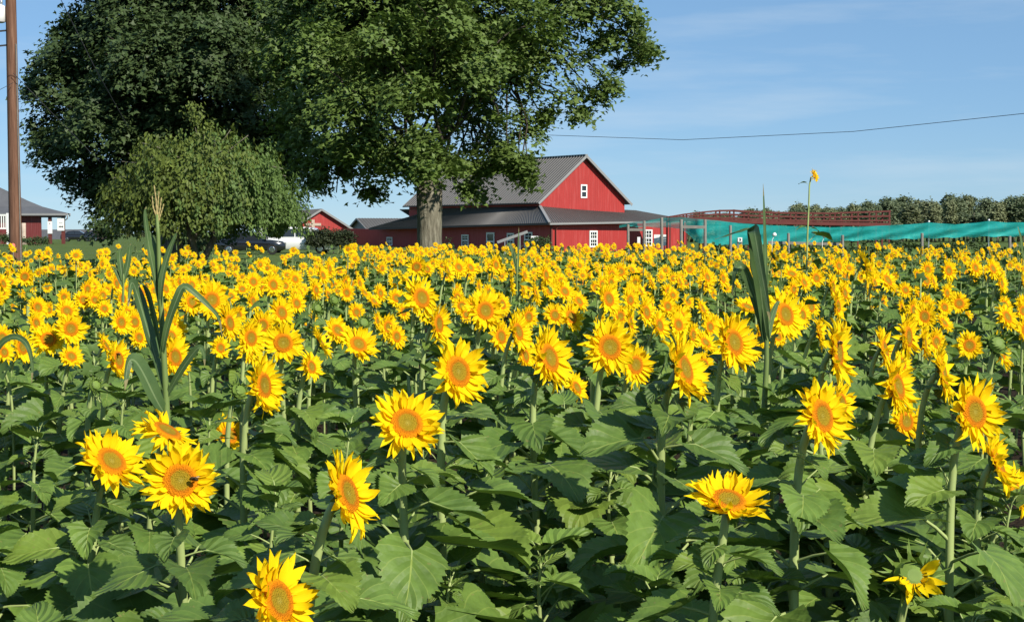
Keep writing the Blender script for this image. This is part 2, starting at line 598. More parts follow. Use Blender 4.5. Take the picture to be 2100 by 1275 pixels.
# ------------------------------------------------------------------ sunflower pieces
def leaf_mesh(idx, rnd):
    """one serrated heart-shaped leaf with petiole; origin at the stem, +x outward, nominal blade length 0.2"""
    L = 0.2
    ns, tcols = 31, (-1, -0.68, -0.34, 0, 0.34, 0.68, 1)
    pet = L * rnd.uniform(0.40, 0.62)
    rise = R(rnd.uniform(18, 42))
    droop0 = R(rnd.uniform(-14, 12))
    droop1 = R(rnd.uniform(6, 50))
    cup = rnd.uniform(0.05, 0.55)
    twist = rnd.uniform(-0.30, 0.30)
    aspect = rnd.uniform(0.40, 0.52)
    ph = rnd.uniform(0, 6.28)
    bx, bz = pet * math.cos(rise), pet * math.sin(rise)
    # midrib curve
    cx, cz, mids = bx, bz, []
    for i in range(ns):
        s = i / (ns - 1)
        a = -(droop0 + (droop1 - droop0) * s)
        mids.append((cx, cz, a))
        cx += math.cos(a) * L / (ns - 1)
        cz += math.sin(a) * L / (ns - 1)
    vs, uv = [], []
    for i in range(ns):
        s = i / (ns - 1)
        x0, z0, a = mids[i]
        w = aspect * L * (min(1, (s + 0.10) / 0.30) ** 0.75) * max(0.0, 1 - max(0, s - 0.22) / 0.78) ** 0.80
        w = max(w, 0.0015)
        ser = 1.0 + (0.055 if i % 2 else -0.05) * (0.6 + 0.8 * math.sin(i * 1.3 + ph) ** 2) * (0 if s > 0.97 else 1)
        for tt in tcols:
            at = abs(tt)
            ww = w * (ser if at == 1 else 1)
            back = -0.24 * L * at ** 1.5 * max(0, 1 - s * 2.6) + (0.03 * L * at if i % 2 and at == 1 else 0)
            lift = cup * ww * at ** 1.4 + 0.045 * L * at * math.sin(s * 8 + ph + (1.7 if tt > 0 else 0)) * (0.4 + s)
            tw = twist * s
            yy = tt * ww
            vs.append((x0 + back * math.cos(a) - lift * math.sin(a), yy * math.cos(tw), z0 + back * math.sin(a) + lift * math.cos(a) + yy * math.sin(tw)))
            uv.append((max(0.01, s), tt))
    nt = len(tcols)
    fs = [(i * nt + j, (i + 1) * nt + j, (i + 1) * nt + j + 1, i * nt + j + 1) for i in range(ns - 1) for j in range(nt - 1)]
    m = MB()
    m.add(vs, fs, 0, uv)
    m.tube([(0, 0, 0), (bx * 0.55, 0, bz * 0.62), (bx, 0, bz), (mids[9][0], 0, mids[9][1] - 0.001)], [0.0052, 0.0040, 0.0034, 0.0012], 4, 1, cap=False)
    return m.mesh('leaf', [M['leaf'], M['stem']], True)


lr = random.Random(3)
LEAVES = [leaf_mesh(i, lr) for i in range(14)]


def petal_verts(rnd, ln, wd, curl, fold, bend, n=5):
    vs, uv = [], []
    for i in range(n):
        s = i / (n - 1)
        w = wd * (0.42 + 2.4 * s * (1 - s) + 0.1 * s) * (1 - s ** 5 * 0.97)
        a = curl * s * s
        x = ln * (s - 0.10 * curl * s * s)
        z = ln * 0.55 * a * s
        y0 = bend * s * s * ln
        for tt in (-1, 0, 1):
            vs.append((x, y0 + tt * w / 2, z + fold * wd * (abs(tt) - 0.5)))
            uv.append((s, 0.5 + tt * 0.5))
    fs = [(i * 3 + j, (i + 1) * 3 + j, (i + 1) * 3 + j + 1, i * 3 + j + 1) for i in range(n - 1) for j in range(2)]
    return vs, fs, uv


pr = random.Random(5)
PETALS = []                       # unit: head radius 1
for i in range(10):
    m = MB()
    m.add(*[petal_verts(pr, pr.uniform(0.50, 0.66), pr.uniform(0.13, 0.19), pr.uniform(-0.9, 0.8), pr.uniform(0.05, 0.5), pr.uniform(-0.25, 0.25))[k] for k in (0, 1)], 0, None)
    vs, fs, uv = petal_verts(pr, pr.uniform(0.50, 0.66), pr.uniform(0.16, 0.24), pr.uniform(-0.8, 0.8), pr.uniform(0.05, 0.4), pr.uniform(-0.22, 0.22))
    m = MB().add(vs, fs, 0, uv)
    PETALS.append(m.mesh('petal', [M['petal']], True))


def petal_layout(rnd, droopy=0.0):
    """list of (angle, radius, tilt, roll, scale, height, variant)"""
    out = []
    for layer, (n, r0, tl, h) in enumerate(((26, 0.40, 6, 0.0), (23, 0.38, 17, 0.015), (14, 0.37, 32, 0.03))):
        for k in range(n):
            if layer == 2 and rnd.random() < 0.45:
                continue
            a = 2 * math.pi * (k + 0.5 * layer + rnd.uniform(-0.33, 0.33)) / n
            tilt = tl + rnd.gauss(0, 7) - droopy * rnd.uniform(10, 60)
            out.append((a, r0 * rnd.uniform(0.95, 1.03), R(tilt), R(rnd.gauss(0, 16)), rnd.uniform(0.84, 1.13) * (0.88 if layer == 2 else 1), h, rnd.randrange(10)))
    return out


def petal_matrix(a, r0, tilt, roll, sc, h):
    return (Matrix.Rotation(a, 4, 'Z') @ Matrix.Translation((r0, 0, h - 0.02)) @ Matrix.Rotation(-tilt, 4, 'Y')
            @ Matrix.Rotation(roll, 4, 'X') @ Matrix.Scale(sc, 4))


def disc_mesh(seed):
    m = MB()
    prof = [(0.0, 0.035), (0.12, 0.042), (0.24, 0.062), (0.33, 0.072), (0.41, 0.055), (0.455, 0.0), (0.44, -0.05)]
    seg = 22
    vs, uv, fs = [(0, 0, prof[0][1])], [(0, 0)], []
    for (r, z) in prof[1:]:
        for k in range(seg):
            t_ = 2 * math.pi * k / seg
            vs.append((r * math.cos(t_), r * math.sin(t_), z))
            uv.append((r / 0.455, k / seg))
    for k in range(seg):
        fs.append((0, 1 + k, 1 + (k + 1) % seg))
    for i in range(len(prof) - 2):
        for k in range(seg):
            a, b = 1 + i * seg + k, 1 + i * seg + (k + 1) % seg
            fs.append((a, a + seg, b + seg, b))
    m.add(vs, fs, 0, uv)
    return m.mesh('disc', [M['disc']], True)


DISC = disc_mesh(1)


def calyx_mesh(rnd, bud=0.0):
    """green receptacle behind the head with pointed bracts round its edge; bud>0 closes them forward"""
    m = MB()
    seg = 18
    rings = [(0.06, -0.26), (0.20, -0.21), (0.36, -0.13), (0.46, -0.05)]
    vs, fs = [(0, 0, -0.27)], []
    for (r, z) in rings:
        for k in range(seg):
            t_ = 2 * math.pi * k / seg
            vs.append((r * math.cos(t_), r * math.sin(t_), z))
    for k in range(seg):
        fs.append((0, 1 + (k + 1) % seg, 1 + k))
    for i in range(3):
        for k in range(seg):
            a, b = 1 + i * seg + k, 1 + i * seg + (k + 1) % seg
            fs.append((a, b, b + seg, a + seg))
    last = 1 + 3 * seg
    for k in range(seg):
        t_ = 2 * math.pi * (k + 0.5) / seg + rnd.uniform(-0.08, 0.08)
        ro = rnd.uniform(0.62, 0.86)
        vs.append((ro * math.cos(t_), ro * math.sin(t_), rnd.uniform(-0.16, 0.06)))
        fs.append((last + k, last + (k + 1) % seg, len(vs) - 1))
    m.add(vs, fs)
    return m.mesh('flower_head', [M['calyx']], False)


cr_ = random.Random(9)
CALYX = [calyx_mesh(cr_) for _ in range(3)]


def bud_mesh(rnd):
    """closed green bud: layered pointed bracts round a flattened ball, one mesh"""
    m = MB()
    seg = 14
    vs, fs = [(0, 0, -0.30)], []
    rings = [(0.10, -0.28), (0.34, -0.16), (0.44, 0.0), (0.36, 0.14), (0.16, 0.2)]
    for (r, z) in rings:
        for k in range(seg):
            t_ = 2 * math.pi * k / seg
            vs.append((r * math.cos(t_), r * math.sin(t_), z))
    vs.append((0, 0, 0.2))
    for k in range(seg):
        fs.append((0, 1 + (k + 1) % seg, 1 + k))
        fs.append((1 + 4 * seg + k, 1 + 4 * seg + (k + 1) % seg, 1 + 5 * seg))
    for i in range(4):
        for k in range(seg):
            a, b = 1 + i * seg + k, 1 + i * seg + (k + 1) % seg
            fs.append((a, b, b + seg, a + seg))
    for (ri, r1, z1) in ((1, 0.80, -0.02), (2, 0.62, 0.22), (3, 0.36, 0.36), (1, 0.86, 0.16)):
        for k in range(seg):
            t_ = 2 * math.pi * (k + 0.5 + 0.3 * ri) / seg
            r2 = r1 * rnd.uniform(0.8, 1.15)
            vs.append((r2 * math.cos(t_), r2 * math.sin(t_), z1 + rnd.uniform(-0.08, 0.12)))
            fs.append((1 + ri * seg + k, 1 + ri * seg + (k + 1) % seg, len(vs) - 1))
    m.add(vs, fs)
    return m.mesh('flower_head', [M['budgreen']], False)


BUD = [bud_mesh(cr_) for _ in range(2)]


def ring_mesh(seed, droopy=0.0):
    rnd = random.Random(seed)
    V, Fc, UV, o = [], [], [], 0
    for (a, r0, tilt, roll, sc, h, var) in petal_layout(rnd, droopy):
        vs, fs, uv = petal_verts(rnd, rnd.uniform(0.50, 0.66), rnd.uniform(0.18, 0.26), rnd.uniform(-0.8, 0.8), 0.2, rnd.uniform(-0.2, 0.2), 4)
        mt = petal_matrix(a, r0, tilt, roll, sc, h)
        V += [tuple(mt @ Vector(p)) for p in vs]
        Fc += [tuple(i + o for i in f) for f in fs]
        UV += uv
        o = len(V)
    return MB().add(V, Fc, 0, UV).mesh('petals', [M['petal']], True)


RINGS = [ring_mesh(40 + i, 0.25 * (i % 3 == 2)) for i in range(6)]


HELIO = Matrix.Rotation(R(11), 3, Vector((-sun_dir.y, sun_dir.x, 0)).normalized())


def nvec(az, el):
    az, el = R(az), R(el)
    return Vector((math.sin(az) * math.cos(el), -math.cos(az) * math.cos(el), math.sin(el)))


def frame(n, spin):
    return n.to_track_quat('Z', 'Y').to_matrix().to_4x4() @ Matrix.Rotation(spin, 4, 'Z')


def bez(p0, p1, p2, p3, n):
    out = []
    for i in range(n):
        s = i / (n - 1)
        out.append(p0 * (1 - s) ** 3 + p1 * 3 * s * (1 - s) ** 2 + p2 * 3 * s * s * (1 - s) + p3 * s ** 3)
    return out


def sunflower(base, head, n, rad, rnd, detail, nleaf, kind='open', leafscale=1.0, topgap=0.10, droopy=0.0, name='sunflower'):
    """base: ground point; head: disc centre (world); n: facing; rad: head radius.  detail: petals as single pieces"""
    root = empty(name, base)
    H = head - base
    back = 0.24 * rad if kind != 'none' else 0
    top = H - n * back
    p1 = Vector((0.0, 0.0, top.z * 0.62)) + Vector((rnd.uniform(-.03, .03), rnd.uniform(-.03, .03), 0))
    p2 = top - n * 0.085 - Vector((0, 0, 0.085))
    path = bez(Vector((0, 0, 0)), p1, p2, top, 13)
    k = 0.011 + 0.0015 * rnd.random()
    MB().tube(path, [k * (1.1 - (0.28 if kind != 'none' else 0.85) * i / 12) for i in range(13)], 7).build('stem', M['stem'], root, True)
    g0 = rnd.uniform(0, 6.28)
    for i in range(nleaf):
        fmax = 0.915 if kind != 'none' else 0.99
        f = 0.15 + (fmax - 0.15) * (i / max(1, nleaf - 1))
        f = min(0.995, f + rnd.uniform(-0.02, 0.02))
        q = path[0]
        fi = f * 12
        i0 = min(11, int(fi))
        q = path[i0].lerp(path[i0 + 1], fi - i0)
        Ls = (1.30 - 0.95 * abs(f - 0.42) / 0.44) if f > 0.42 else (0.95 + 0.35 * f / 0.42)
        Ls *= rnd.uniform(0.74, 1.12) * leafscale * 0.86
        az = g0 + i * 2.40 + rnd.uniform(-0.35, 0.35)
        for tr in range(5):
            w_ = base + q + Vector((math.cos(az), math.sin(az), 0.25)) * (0.2 * Ls)
            lx_, ly_, ld_ = proj(w_)
            lr_ = 0.085 * Ls / ld_ * F
            if any(ld_ < hd_ + 0.02 and (lx_ - hx_) ** 2 + (ly_ - hy_) ** 2 < (hr_ + lr_) ** 2 for (hx_, hy_, hr_, hd_) in GUARD):
                az += 1.3
            else:
                break
        else:
            continue
        o = link('leaf', LEAVES[rnd.randrange(14)], root, q)
        o.rotation_euler = (HELIO @ Euler((rnd.uniform(-0.3, 0.3), rnd.uniform(-0.25, 0.25), az)).to_matrix()).to_euler()
        o.scale = (Ls, Ls * rnd.uniform(0.9, 1.15), Ls)
    if kind == 'none':
        for i in range(5):
            o = link('leaf', LEAVES[rnd.randrange(14)], root, path[12 - i // 3])
            o.rotation_euler = (0, -0.5, g0 + i * 2.2)
            sc_ = rnd.uniform(0.35, 0.6)
            o.scale = (sc_, sc_, sc_)
        return root
    mt = Matrix.Translation(H) @ frame(n, rnd.uniform(0, 6.28)) @ Matrix.Scale(rad, 4)
    if kind == 'bud':
        link('flower_head', BUD[rnd.randrange(2)], root, mtx=mt)
        return root
    hd = link('flower_head', CALYX[rnd.randrange(3)] if kind == 'open' else BUD[0], root, mtx=mt)
    if kind == 'half':
        for i in range(11):
            a = -1.9 + i * 0.34 + rnd.uniform(-.1, .1)
            link('petal', PETALS[rnd.randrange(10)], hd, mtx=petal_matrix(a, 0.2, R(rnd.uniform(0, 45)), R(rnd.gauss(0, 20)), rnd.uniform(0.9, 1.2), 0.2))
        return root
    link('disc', DISC, hd)
    if detail:
        for (a, r0, tilt, roll, sc, h, var) in petal_layout(rnd, droopy):
            link('petal', PETALS[var], hd, mtx=petal_matrix(a, r0, tilt, roll, sc, h))
    else:
        tag(link('petals', RINGS[rnd.randrange(6)], hd), kind='stuff')
    return root


# heads read from the photograph: x, y, diameter (px), apparent azimuth (right of the camera), elevation, optional label
HEADS = [
    (370, 985, 158, 6, 16, 'large sunflower facing the camera with a bee on its right rim, lower left'),
    (228, 946, 152, 30, 40, 'large sunflower tilted up beside the bee-visited bloom, lower left'),
    (712, 1012, 182, 50, 20, 'large tall oval sunflower in profile, alone among leaves below the upward-tilted round bloom'),
    (570, 1232, 205, 42, 20, 'biggest sunflower, cut off by the bottom edge of the picture'),
    (835, 868, 152, 14, 34, 'large sunflower tilted upward in the front row below the maple trunk'),
    (1495, 1026, 164, 20, 62, 'large sunflower facing almost straight up, alone among leaves in the lower right'),
    (1685, 853, 156, 42, 15, 'large sunflower turned right, on the long bare stem below the lone tall flower'),
    (1998, 845, 152, 38, 12, 'large sunflower with round olive disc near the right edge of the picture'),
    (2046, 948, 135, 74, 26, 'large sunflower seen edge-on near the right edge, upper of the edge-on pair'),
    (2084, 1008, 120, 58, 26, 'sunflower cut by the right edge, lower of the edge-on pair'),
    (342, 884, 165, 48, 58, 'wilted sunflower with drooping petals behind the bee-visited bloom'),
    (939, 762, 146, 33, 15, 'large sunflower in the second row below the maple trunk, petals flaring left'),
    (540, 790, 126, 47, 8, 'large sunflower turned right below the weeping tree, stem hidden by leaves'),
    (1126, 734, 136, 45, 18, 'large sunflower turned right below the corner of the red barn'),
    (1250, 712, 120, 20, 12, 'round large sunflower facing the camera below the red barn gable'),
    (1403, 757, 152, 52, 18, 'long oval sunflower with ragged drooping petals below the net fence posts'),
    (1504, 702, 128, 40, 15, 'large sunflower turned right just left of the tall corn stalk in the right half'),
    (1610, 645, 108, 38, 15, 'large sunflower just right of the tall corn leaf with broad fold'),
    (1718, 722, 134, 58, 6, 'tall narrow sunflower with a bee on its disc, right half'),
    (1840, 792, 128, 52, 15, 'sunflower turned right, in the middle of the overlapping column near the right'),
    (1934, 765, 124, 68, 12, 'narrow sunflower seen nearly edge-on, just above the round one by the right edge'),
    (1814, 716, 92, 60, 15, 'sunflower at the top of the overlapping column near the right, mostly covered'),
    (1862, 690, 96, 55, 5, 'narrow sunflower with curled petals, right half beside the overlapping column'),
    (864, 611, 94, 32, 15, 'sunflower with pale disc standing above its neighbours below the maple trunk'),
    (899, 664, 88, 50, 6, 'narrow sunflower tucked under the tall pale-disc bloom below the maple'),
    (995, 637, 88, 22, 10, 'sunflower with thick orange ring facing the camera below the barn lean-to'),
    (1027, 690, 70, 38, 10, 'smaller sunflower just under the thick-ringed bloom below the barn lean-to'),
    (581, 703, 88, 8, 12, 'round sunflower with olive disc facing the camera below the weeping tree'),
    (577, 641, 66, 30, 15, 'sunflower above the round olive-disc bloom below the weeping tree'),
    (513, 712, 74, 30, 14, 'sunflower just left of the round olive-disc bloom below the weeping tree'),
    (358, 732, 90, 38, 10, 'sunflower right beside the tasselled corn stalk, lower of two'),
    (357, 678, 76, 42, 10, 'sunflower right beside the tasselled corn stalk, partly behind its leaf'),
    (242, 738, 86, 45, 10, 'sunflower with large upper petals left of the tasselled corn stalk'),
    (99, 696, 72, 4, 30, 'sunflower with wide olive disc facing up, far left of the picture'),
    (145, 674, 70, 15, 10, 'round sunflower touching the wide-disc bloom, far left of the picture'),
    (45, 712, 70, 40, 10, 'sunflower behind the drooping grey corn leaf at the left edge'),
    (434, 615, 78, 15, 12, 'sunflower under the bent corn leaf tip, left half'),
    (470, 662, 76, 45, 10, 'sunflower below the tip of the bent corn leaf, left half'),
    (1062, 680, 84, 48, 15, 'sunflower half covered by the large one below the barn corner'),
    (1303, 748, 88, 30, 8, 'sunflower half hidden behind the round one below the barn gable'),
    (1725, 828, 100, 52, 8, 'sunflower mostly hidden behind the bloom on the long bare stem'),
    (1858, 864, 90, 35, 8, 'shaded sunflower at the bottom of the overlapping column near the right'),
    (1248, 613, 70, 38, 15), (1171, 650, 66, 36, 18), (1138, 646, 54, 20, 12), (1187, 618, 50, 40, 30), (1158, 598, 50, 30, 25),
    (1099, 603, 50, 62, 12), (1073, 597, 46, 60, 12), (1123, 597, 38, 30, 12), (1191, 578, 34, 35, 14), (1207, 560, 34, 50, 20),
    (1273, 557, 40, 20, 12), (1255, 590, 36, 30, 15), (1222, 590, 34, 30, 12), (1295, 618, 42, 40, 40), (1293, 661, 62, 60, 10),
    (1077, 730, 64, 48, 10), (1182, 795, 66, 45, 25),
    (1369, 628, 46, 30, 12), (1394, 650, 58, 25, 14), (1370, 598, 38, 35, 10), (1441, 634, 52, 58, 25), (1336, 579, 38, 58, 25),
    (1394, 578, 38, 55, 20), (1414, 552, 36, 20, 10), (1450, 582, 44, 42, 12), (1533, 630, 62, 35, 58), (1325, 640, 64, 45, 12),
    (1352, 667, 64, 45, 14), (1421, 687, 56, 48, 8), (1447, 703, 58, 40, 38), (1443, 747, 54, 30, 8),
    (1674, 570, 42, 28, 10), (1663, 629, 50, 38, 10), (1708, 588, 58, 58, 8), (1718, 627, 62, 55, 8), (1732, 601, 52, 50, 10),
    (1736, 568, 36, 40, 12), (1720, 545, 38, 38, 10), (1680, 682, 72, 76, 10), (1624, 562, 44, 20, 50), (1820, 575, 58, 46, 28),
    (1896, 702, 72, 72, 8), (1967, 622, 48, 15, 18), (1900, 576, 40, 35, 10), (1902, 552, 38, 30, 10), (1945, 555, 46, 35, 10),
    (2000, 549, 42, 40, 14), (2033, 558, 36, 46, 14), (2053, 580, 50, 55, 12), (1857, 595, 36, 22, 20), (1886, 606, 44, 58, 30),
    (1905, 636, 46, 80, 10), (1936, 662, 48, 48, 38), (1937, 630, 38, 25, 15), (1988, 708, 60, 12, 14), (2065, 650, 62, 45, 25),
    (2060, 625, 42, 40, 15), (2098, 637, 46, 35, 12),
    (77, 630, 48, 25, 12), (137, 638, 54, 15, 25), (74, 662, 48, 35, 12), (146, 731, 54, 20, 30), (217, 708, 58, 58, 28),
    (171, 615, 42, 15, 10), (194, 615, 38, 20, 12), (214, 633, 38, 15, 20), (218, 596, 38, 10, 12), (251, 612, 46, 35, 12),
    (56, 602, 30, 20, 10), (4, 600, 36, 20, 12), (4, 692, 54, 25, 12), (8, 722, 50, 30, 15), (262, 644, 48, 30, 12), (276, 660, 54, 30, 10),
    (285, 692, 48, 30, 10), (393, 619, 58, 30, 10), (452, 713, 48, 25, 12), (517, 677, 48, 20, 14), (336, 576, 34, 25, 10),
    (348, 598, 36, 25, 10), (374, 577, 34, 5, 38), (497, 593, 34, 8, 30), (335, 640, 42, 22, 12), (305, 612, 40, 30, 12),
    (560, 584, 52, 28, 10), (533, 585, 42, 5, 10), (585, 586, 34, 20, 12), (606, 585, 32, 25, 10), (615, 601, 38, 45, 14),
    (608, 622, 48, 30, 14), (653, 587, 40, 30, 10), (687, 587, 36, 35, 12), (706, 587, 30, 10, 12), (748, 600, 32, 45, 35),
    (767, 618, 36, 40, 42), (731, 640, 42, 20, 12), (643, 660, 52, 68, 10), (692, 678, 64, 28, 28), (735, 706, 84, 22, 34),
    (638, 752, 64, 40, 15), (813, 576, 36, 5, 10), (840, 577, 36, 20, 12), (813, 611, 42, 15, 18), (827, 639, 40, 40, 12),
    (947, 627, 42, 10, 12), (955, 645, 38, 30, 10), (813, 690, 54, 35, 10), (876, 552, 34, 25, 12), (916, 564, 34, 30, 10),
    (962, 560, 32, 28, 10), (470, 892, 86, 30, 30), (1595, 690, 44, 30, 20), (1850, 745, 60, 48, 20),
]
BUDS = [(745, 662, 46, 30, 20), (650, 632, 40, 30, 15), (684, 615, 40, 40, 10), (2045, 705, 72, 30, 25), (490, 803, 62, 45, 25), (195, 790, 46, 30, 20), (60, 606, 30, 20, 15)]

PLACES = [(0, 190, 'below the porch building'), (190, 330, 'left of the tasselled corn'), (330, 480, 'right of the tasselled corn'),
          (480, 640, 'below the weeping tree'), (640, 790, 'below the white van'), (790, 960, 'below the maple trunk'),
          (960, 1110, 'below the barn lean-to'), (1110, 1300, 'below the red barn gable'), (1300, 1480, 'below the net fence posts'),
          (1480, 1640, 'by the broad-leaved corn'), (1640, 1760, 'below the lone tall sunflower'), (1760, 1900, 'below the walkway end'),
          (1900, 2300, 'near the right edge'), (-400, 0, 'at the left edge')]


def place_of(x):
    for a, b, s in PLACES:
        if a <= x < b:
            return s
    return 'in the field'


def auto_label(x, y, dpx, az, el):
    size = 'medium' if dpx >= 56 else ('smallish' if dpx >= 42 else 'small')
    face = 'facing up' if el > 33 else ('facing the camera' if az < 24 else ('half turned right' if az < 48 else 'seen edge-on'))
    row = 'front rows' if y > 720 else ('third row' if y > 665 else ('fourth row' if y > 620 else ('middle rows' if y > 575 else 'far rows')))
    return f'{size} sunflower {face}, {row} {place_of(x)}'


GROUP_H = 'sunflowers of the front rows'
hero_xy = []
HDIST = []
hr = random.Random(21)
GUARD = [(h[0], h[1], h[2] * 0.42, F * 0.19 / h[2]) for h in HEADS if h[2] >= 62 and h[0] != 342]
GUARD.append((1870, 1184, 48, 3.75))
n_individual = 0


def hero_dist(y, dpx):
    D = hr.uniform(0.178, 0.205)
    dist = F * D / dpx
    if y < 860:
        lo, hi = 0.36, 0.56
        drop = (y - HORIZON) / F * dist
        if drop > hi:
            dist = hi * F / (y - HORIZON)
        elif drop < lo:
            dist = lo * F / (y - HORIZON)
    return dist, dpx * dist / F


for h in HEADS:
    x, y, dpx, az, el = h[:5]
    dist, D = hero_dist(y, dpx)
    if x == 342:
        dist, D = 4.9, 140 * 4.9 / F
    c = P(x, y, dist)
    waz = math.degrees(math.atan((1050 - x) / F)) + min(82, az * 1.25 + 2)
    n = nvec(waz, el)
    base = Vector((c.x - n.x * 0.07 + hr.uniform(-.05, .05), c.y - n.y * 0.07 + hr.uniform(-.04, .04), 0.006))
    near = dpx >= 80
    rt = sunflower(base, c, n, D / 2 * 1.04, hr, near, 27 if dist < 6.5 else 18, leafscale=hr.uniform(0.9, 1.15), droopy=0.9 if x == 342 else (0.35 if hr.random() < 0.2 else 0))
    tag(rt, h[5] if len(h) > 5 else auto_label(x, y, dpx, az, el), 'sunflower', GROUP_H)
    hero_xy.append((c.x, c.y))
    HDIST.append(dist)
    n_individual += 1
for (x, y, dpx, az, el) in BUDS:
    dist = max(0.36, min(0.6, (y - HORIZON) / F * (F * 0.12 / dpx))) * F / (y - HORIZON)
    c = P(x, y, dist)
    n = nvec(math.degrees(math.atan((1050 - x) / F)) + az, el)
    base = Vector((c.x - n.x * 0.06, c.y - n.y * 0.06, 0.006))
    rt = sunflower(base, c, n, dpx * dist / F * 0.62, hr, False, 8, 'bud')
    tag(rt, f'sunflower plant with a closed green bud {place_of(x)}', 'sunflower', 'sunflower plants in bud')
    hero_xy.append((c.x, c.y))
    n_individual += 1
c = P(1870, 1184, 3.75)
n = nvec(2, 30)
rt = sunflower(Vector((c.x - .05, c.y + .06, 0.006)), c, n, 0.10, hr, True, 8, "half")
tag(rt, 'half-opened sunflower bud with a few yellow petals, low in the right corner', 'sunflower', 'sunflower plants in bud')
# leafy plants whose tops carry no open flower, filling the front of the field
fl = random.Random(77)
FILL = [(60, 3.5, .72), (230, 3.3, .62), (430, 3.6, .70), (760, 3.4, .66), (930, 3.9, .78), (1010, 3.35, .66), (1130, 4.1, .80), (1210, 3.45, .64), (1340, 3.9, .74),
        (1420, 3.4, .62), (1590, 3.8, .76), (1680, 3.4, .66), (1790, 4.0, .80), (2000, 3.6, .72), (2120, 3.5, .74), (2080, 4.4, .88), (-30, 4.2, .84), (130, 4.4, .86),
        (560, 4.5, .88), (980, 4.7, .90), (1270, 4.8, .92), (1530, 4.8, .9), (620, 3.15, .56), (1900, 3.2, .58), (320, 3.1, .55), (870, 3.05, .56), (1300, 3.0, .55), (1100, 2.95, .5), (1560, 3.05, .52),
        (700, 5.2, .98), (1150, 5.6, 1.0), (1350, 5.4, .98), (1760, 5.2, .98), (2060, 5.4, 1.0), (60, 5.2, .98), (430, 5.5, 1.0), (900, 5.6, 1.0), (1600, 5.9, 1.02), (1900, 6.2, 1.04), (250, 6.0, 1.02)]
for (x, d, z) in FILL:
    q = P(x, 700, d)
    base = Vector((q.x, d, 0.006))
    rt = sunflower(base, Vector((q.x + fl.uniform(-.03, .03), d + fl.uniform(-.03, .03), z)), nvec(fl.uniform(20, 60), 60), 0.05, fl, False, 26, 'none', leafscale=fl.uniform(0.95, 1.2), name='sunflower_plant')
    where = 'along the bottom edge' if d < 3.75 else ('in the front row' if d < 5 else 'behind the front row')
    tag(rt, f'flowerless leafy plant {where}, {place_of(x)}', 'plant', 'leafy plants among the sunflowers')
    hero_xy.append((q.x, d))

# ------------------------------------------------------------------ the rest of the field
fr = random.Random(5)
plants = []
d = 7.0
hx = np.array(hero_xy)
while d < 50:
    step = 0.36 if d < 25 else 0.42
    half = 0.345 * d + 1.6
    x = -half + fr.uniform(0, 0.4)
    while x < half:
        px = 1050 + x / d * F
        end = 33 if px < 300 else (35 if px < 700 else (46 if px < 1300 else 44))
        xx, yy = x + fr.uniform(-.14, .14), d + fr.uniform(-.17, .17)
        x += (0.64 if px < 1500 else 0.78) * fr.uniform(0.75, 1.3)
        if yy > end + fr.uniform(-1.5, 1.5):
            continue
        if yy < 13 and np.min((hx[:, 0] - xx) ** 2 + (hx[:, 1] - yy) ** 2) < 0.20 ** 2:
            continue
        plants.append((xx, yy))
    d += step
for k_ in range(420):                     # the field goes on beside the view
    yy = fr.uniform(2.2, 7.2)
    xx = fr.choice((-1, 1)) * (0.325 * yy + 0.42 + 2.4 * fr.random())
    if all((xx - a_) ** 2 + (yy - b_) ** 2 > 0.33 ** 2 for (a_, b_) in plants[-200:]):
        plants.append((xx, yy))
stuff = []
mid = []
for (x, y) in plants:
    px = 1050 + x / y * F
    headless = (y < 12.5 and fr.random() < 0.5) or fr.random() < (0.24 if px < 1500 else 0.34)
    Hh = EYE - max(0.30, fr.gauss(0.49 if px > 700 else 0.54, 0.11)) - (0.05 if headless else 0)
    if fr.random() < 0.06:
        Hh = EYE - fr.uniform(0.20, 0.34)
    if y < 7.0 and abs(x) > 0.325 * y:
        headless = fr.random() < 0.3
        Hh = 0.95 + 0.04 * y + fr.uniform(-.08, .08)
    elif y < 12.5:
        Hh = EYE - (fr.uniform(0.60, 0.75) if headless else fr.uniform(0.46, 0.62))
    az = fr.gauss(44, 21)
    el = max(-25, fr.gauss(12, 16))
    rad = fr.uniform(0.072, 0.102)
    if y < 7.3 and abs(x) > 0.325 * y + 0.3:
        stuff.append((x, y, Hh, az, el, rad, headless))
        continue
    rec = (x, y, Hh, az, el, rad, headless)
    if not headless and -30 < px < 2130 and n_individual + len(mid) < 300 and y < 22:
        mid.append(rec)
    else:
        stuff.append(rec)
# individual plants of the middle rows: copies of a few built ones
PROTO = []


def copy_tree(o, parent=None):
    c_ = o.copy()
    COL.objects.link(c_)
    c_.parent = parent
    for ch in list(o.children):
        copy_tree(ch, c_)
    return c_


for i, (x, y, Hh, az, el, rad, hl) in enumerate(mid):
    if i < 8:
        n0 = nvec(0, (4, 12, 20, 30, 8, 16, 24, 12)[i])
        rt = sunflower(Vector((0, 0, 0)), Vector((0.0, -0.07, 1.25)), n0, 0.092 + 0.004 * (i % 3), fr, False, 8)
        PROTO.append(rt)
    else:
        rt = copy_tree(PROTO[fr.randrange(8)])
    rt.location = (x, y, 0.006)
    rt.rotation_euler = (fr.gauss(0, .03), fr.gauss(0, .03), R(az))
    s = Hh / 1.25
    s2 = s * fr.uniform(0.78, 1.0)
    rt.scale = (s2, s2, s)
    px, py, _ = proj((x, y, Hh))
    tag(rt, auto_label(px, py, rad * 2 / y * F, az - math.degrees(math.atan((1050 - px) / F)), 10), 'sunflower', 'sunflowers of the middle rows')


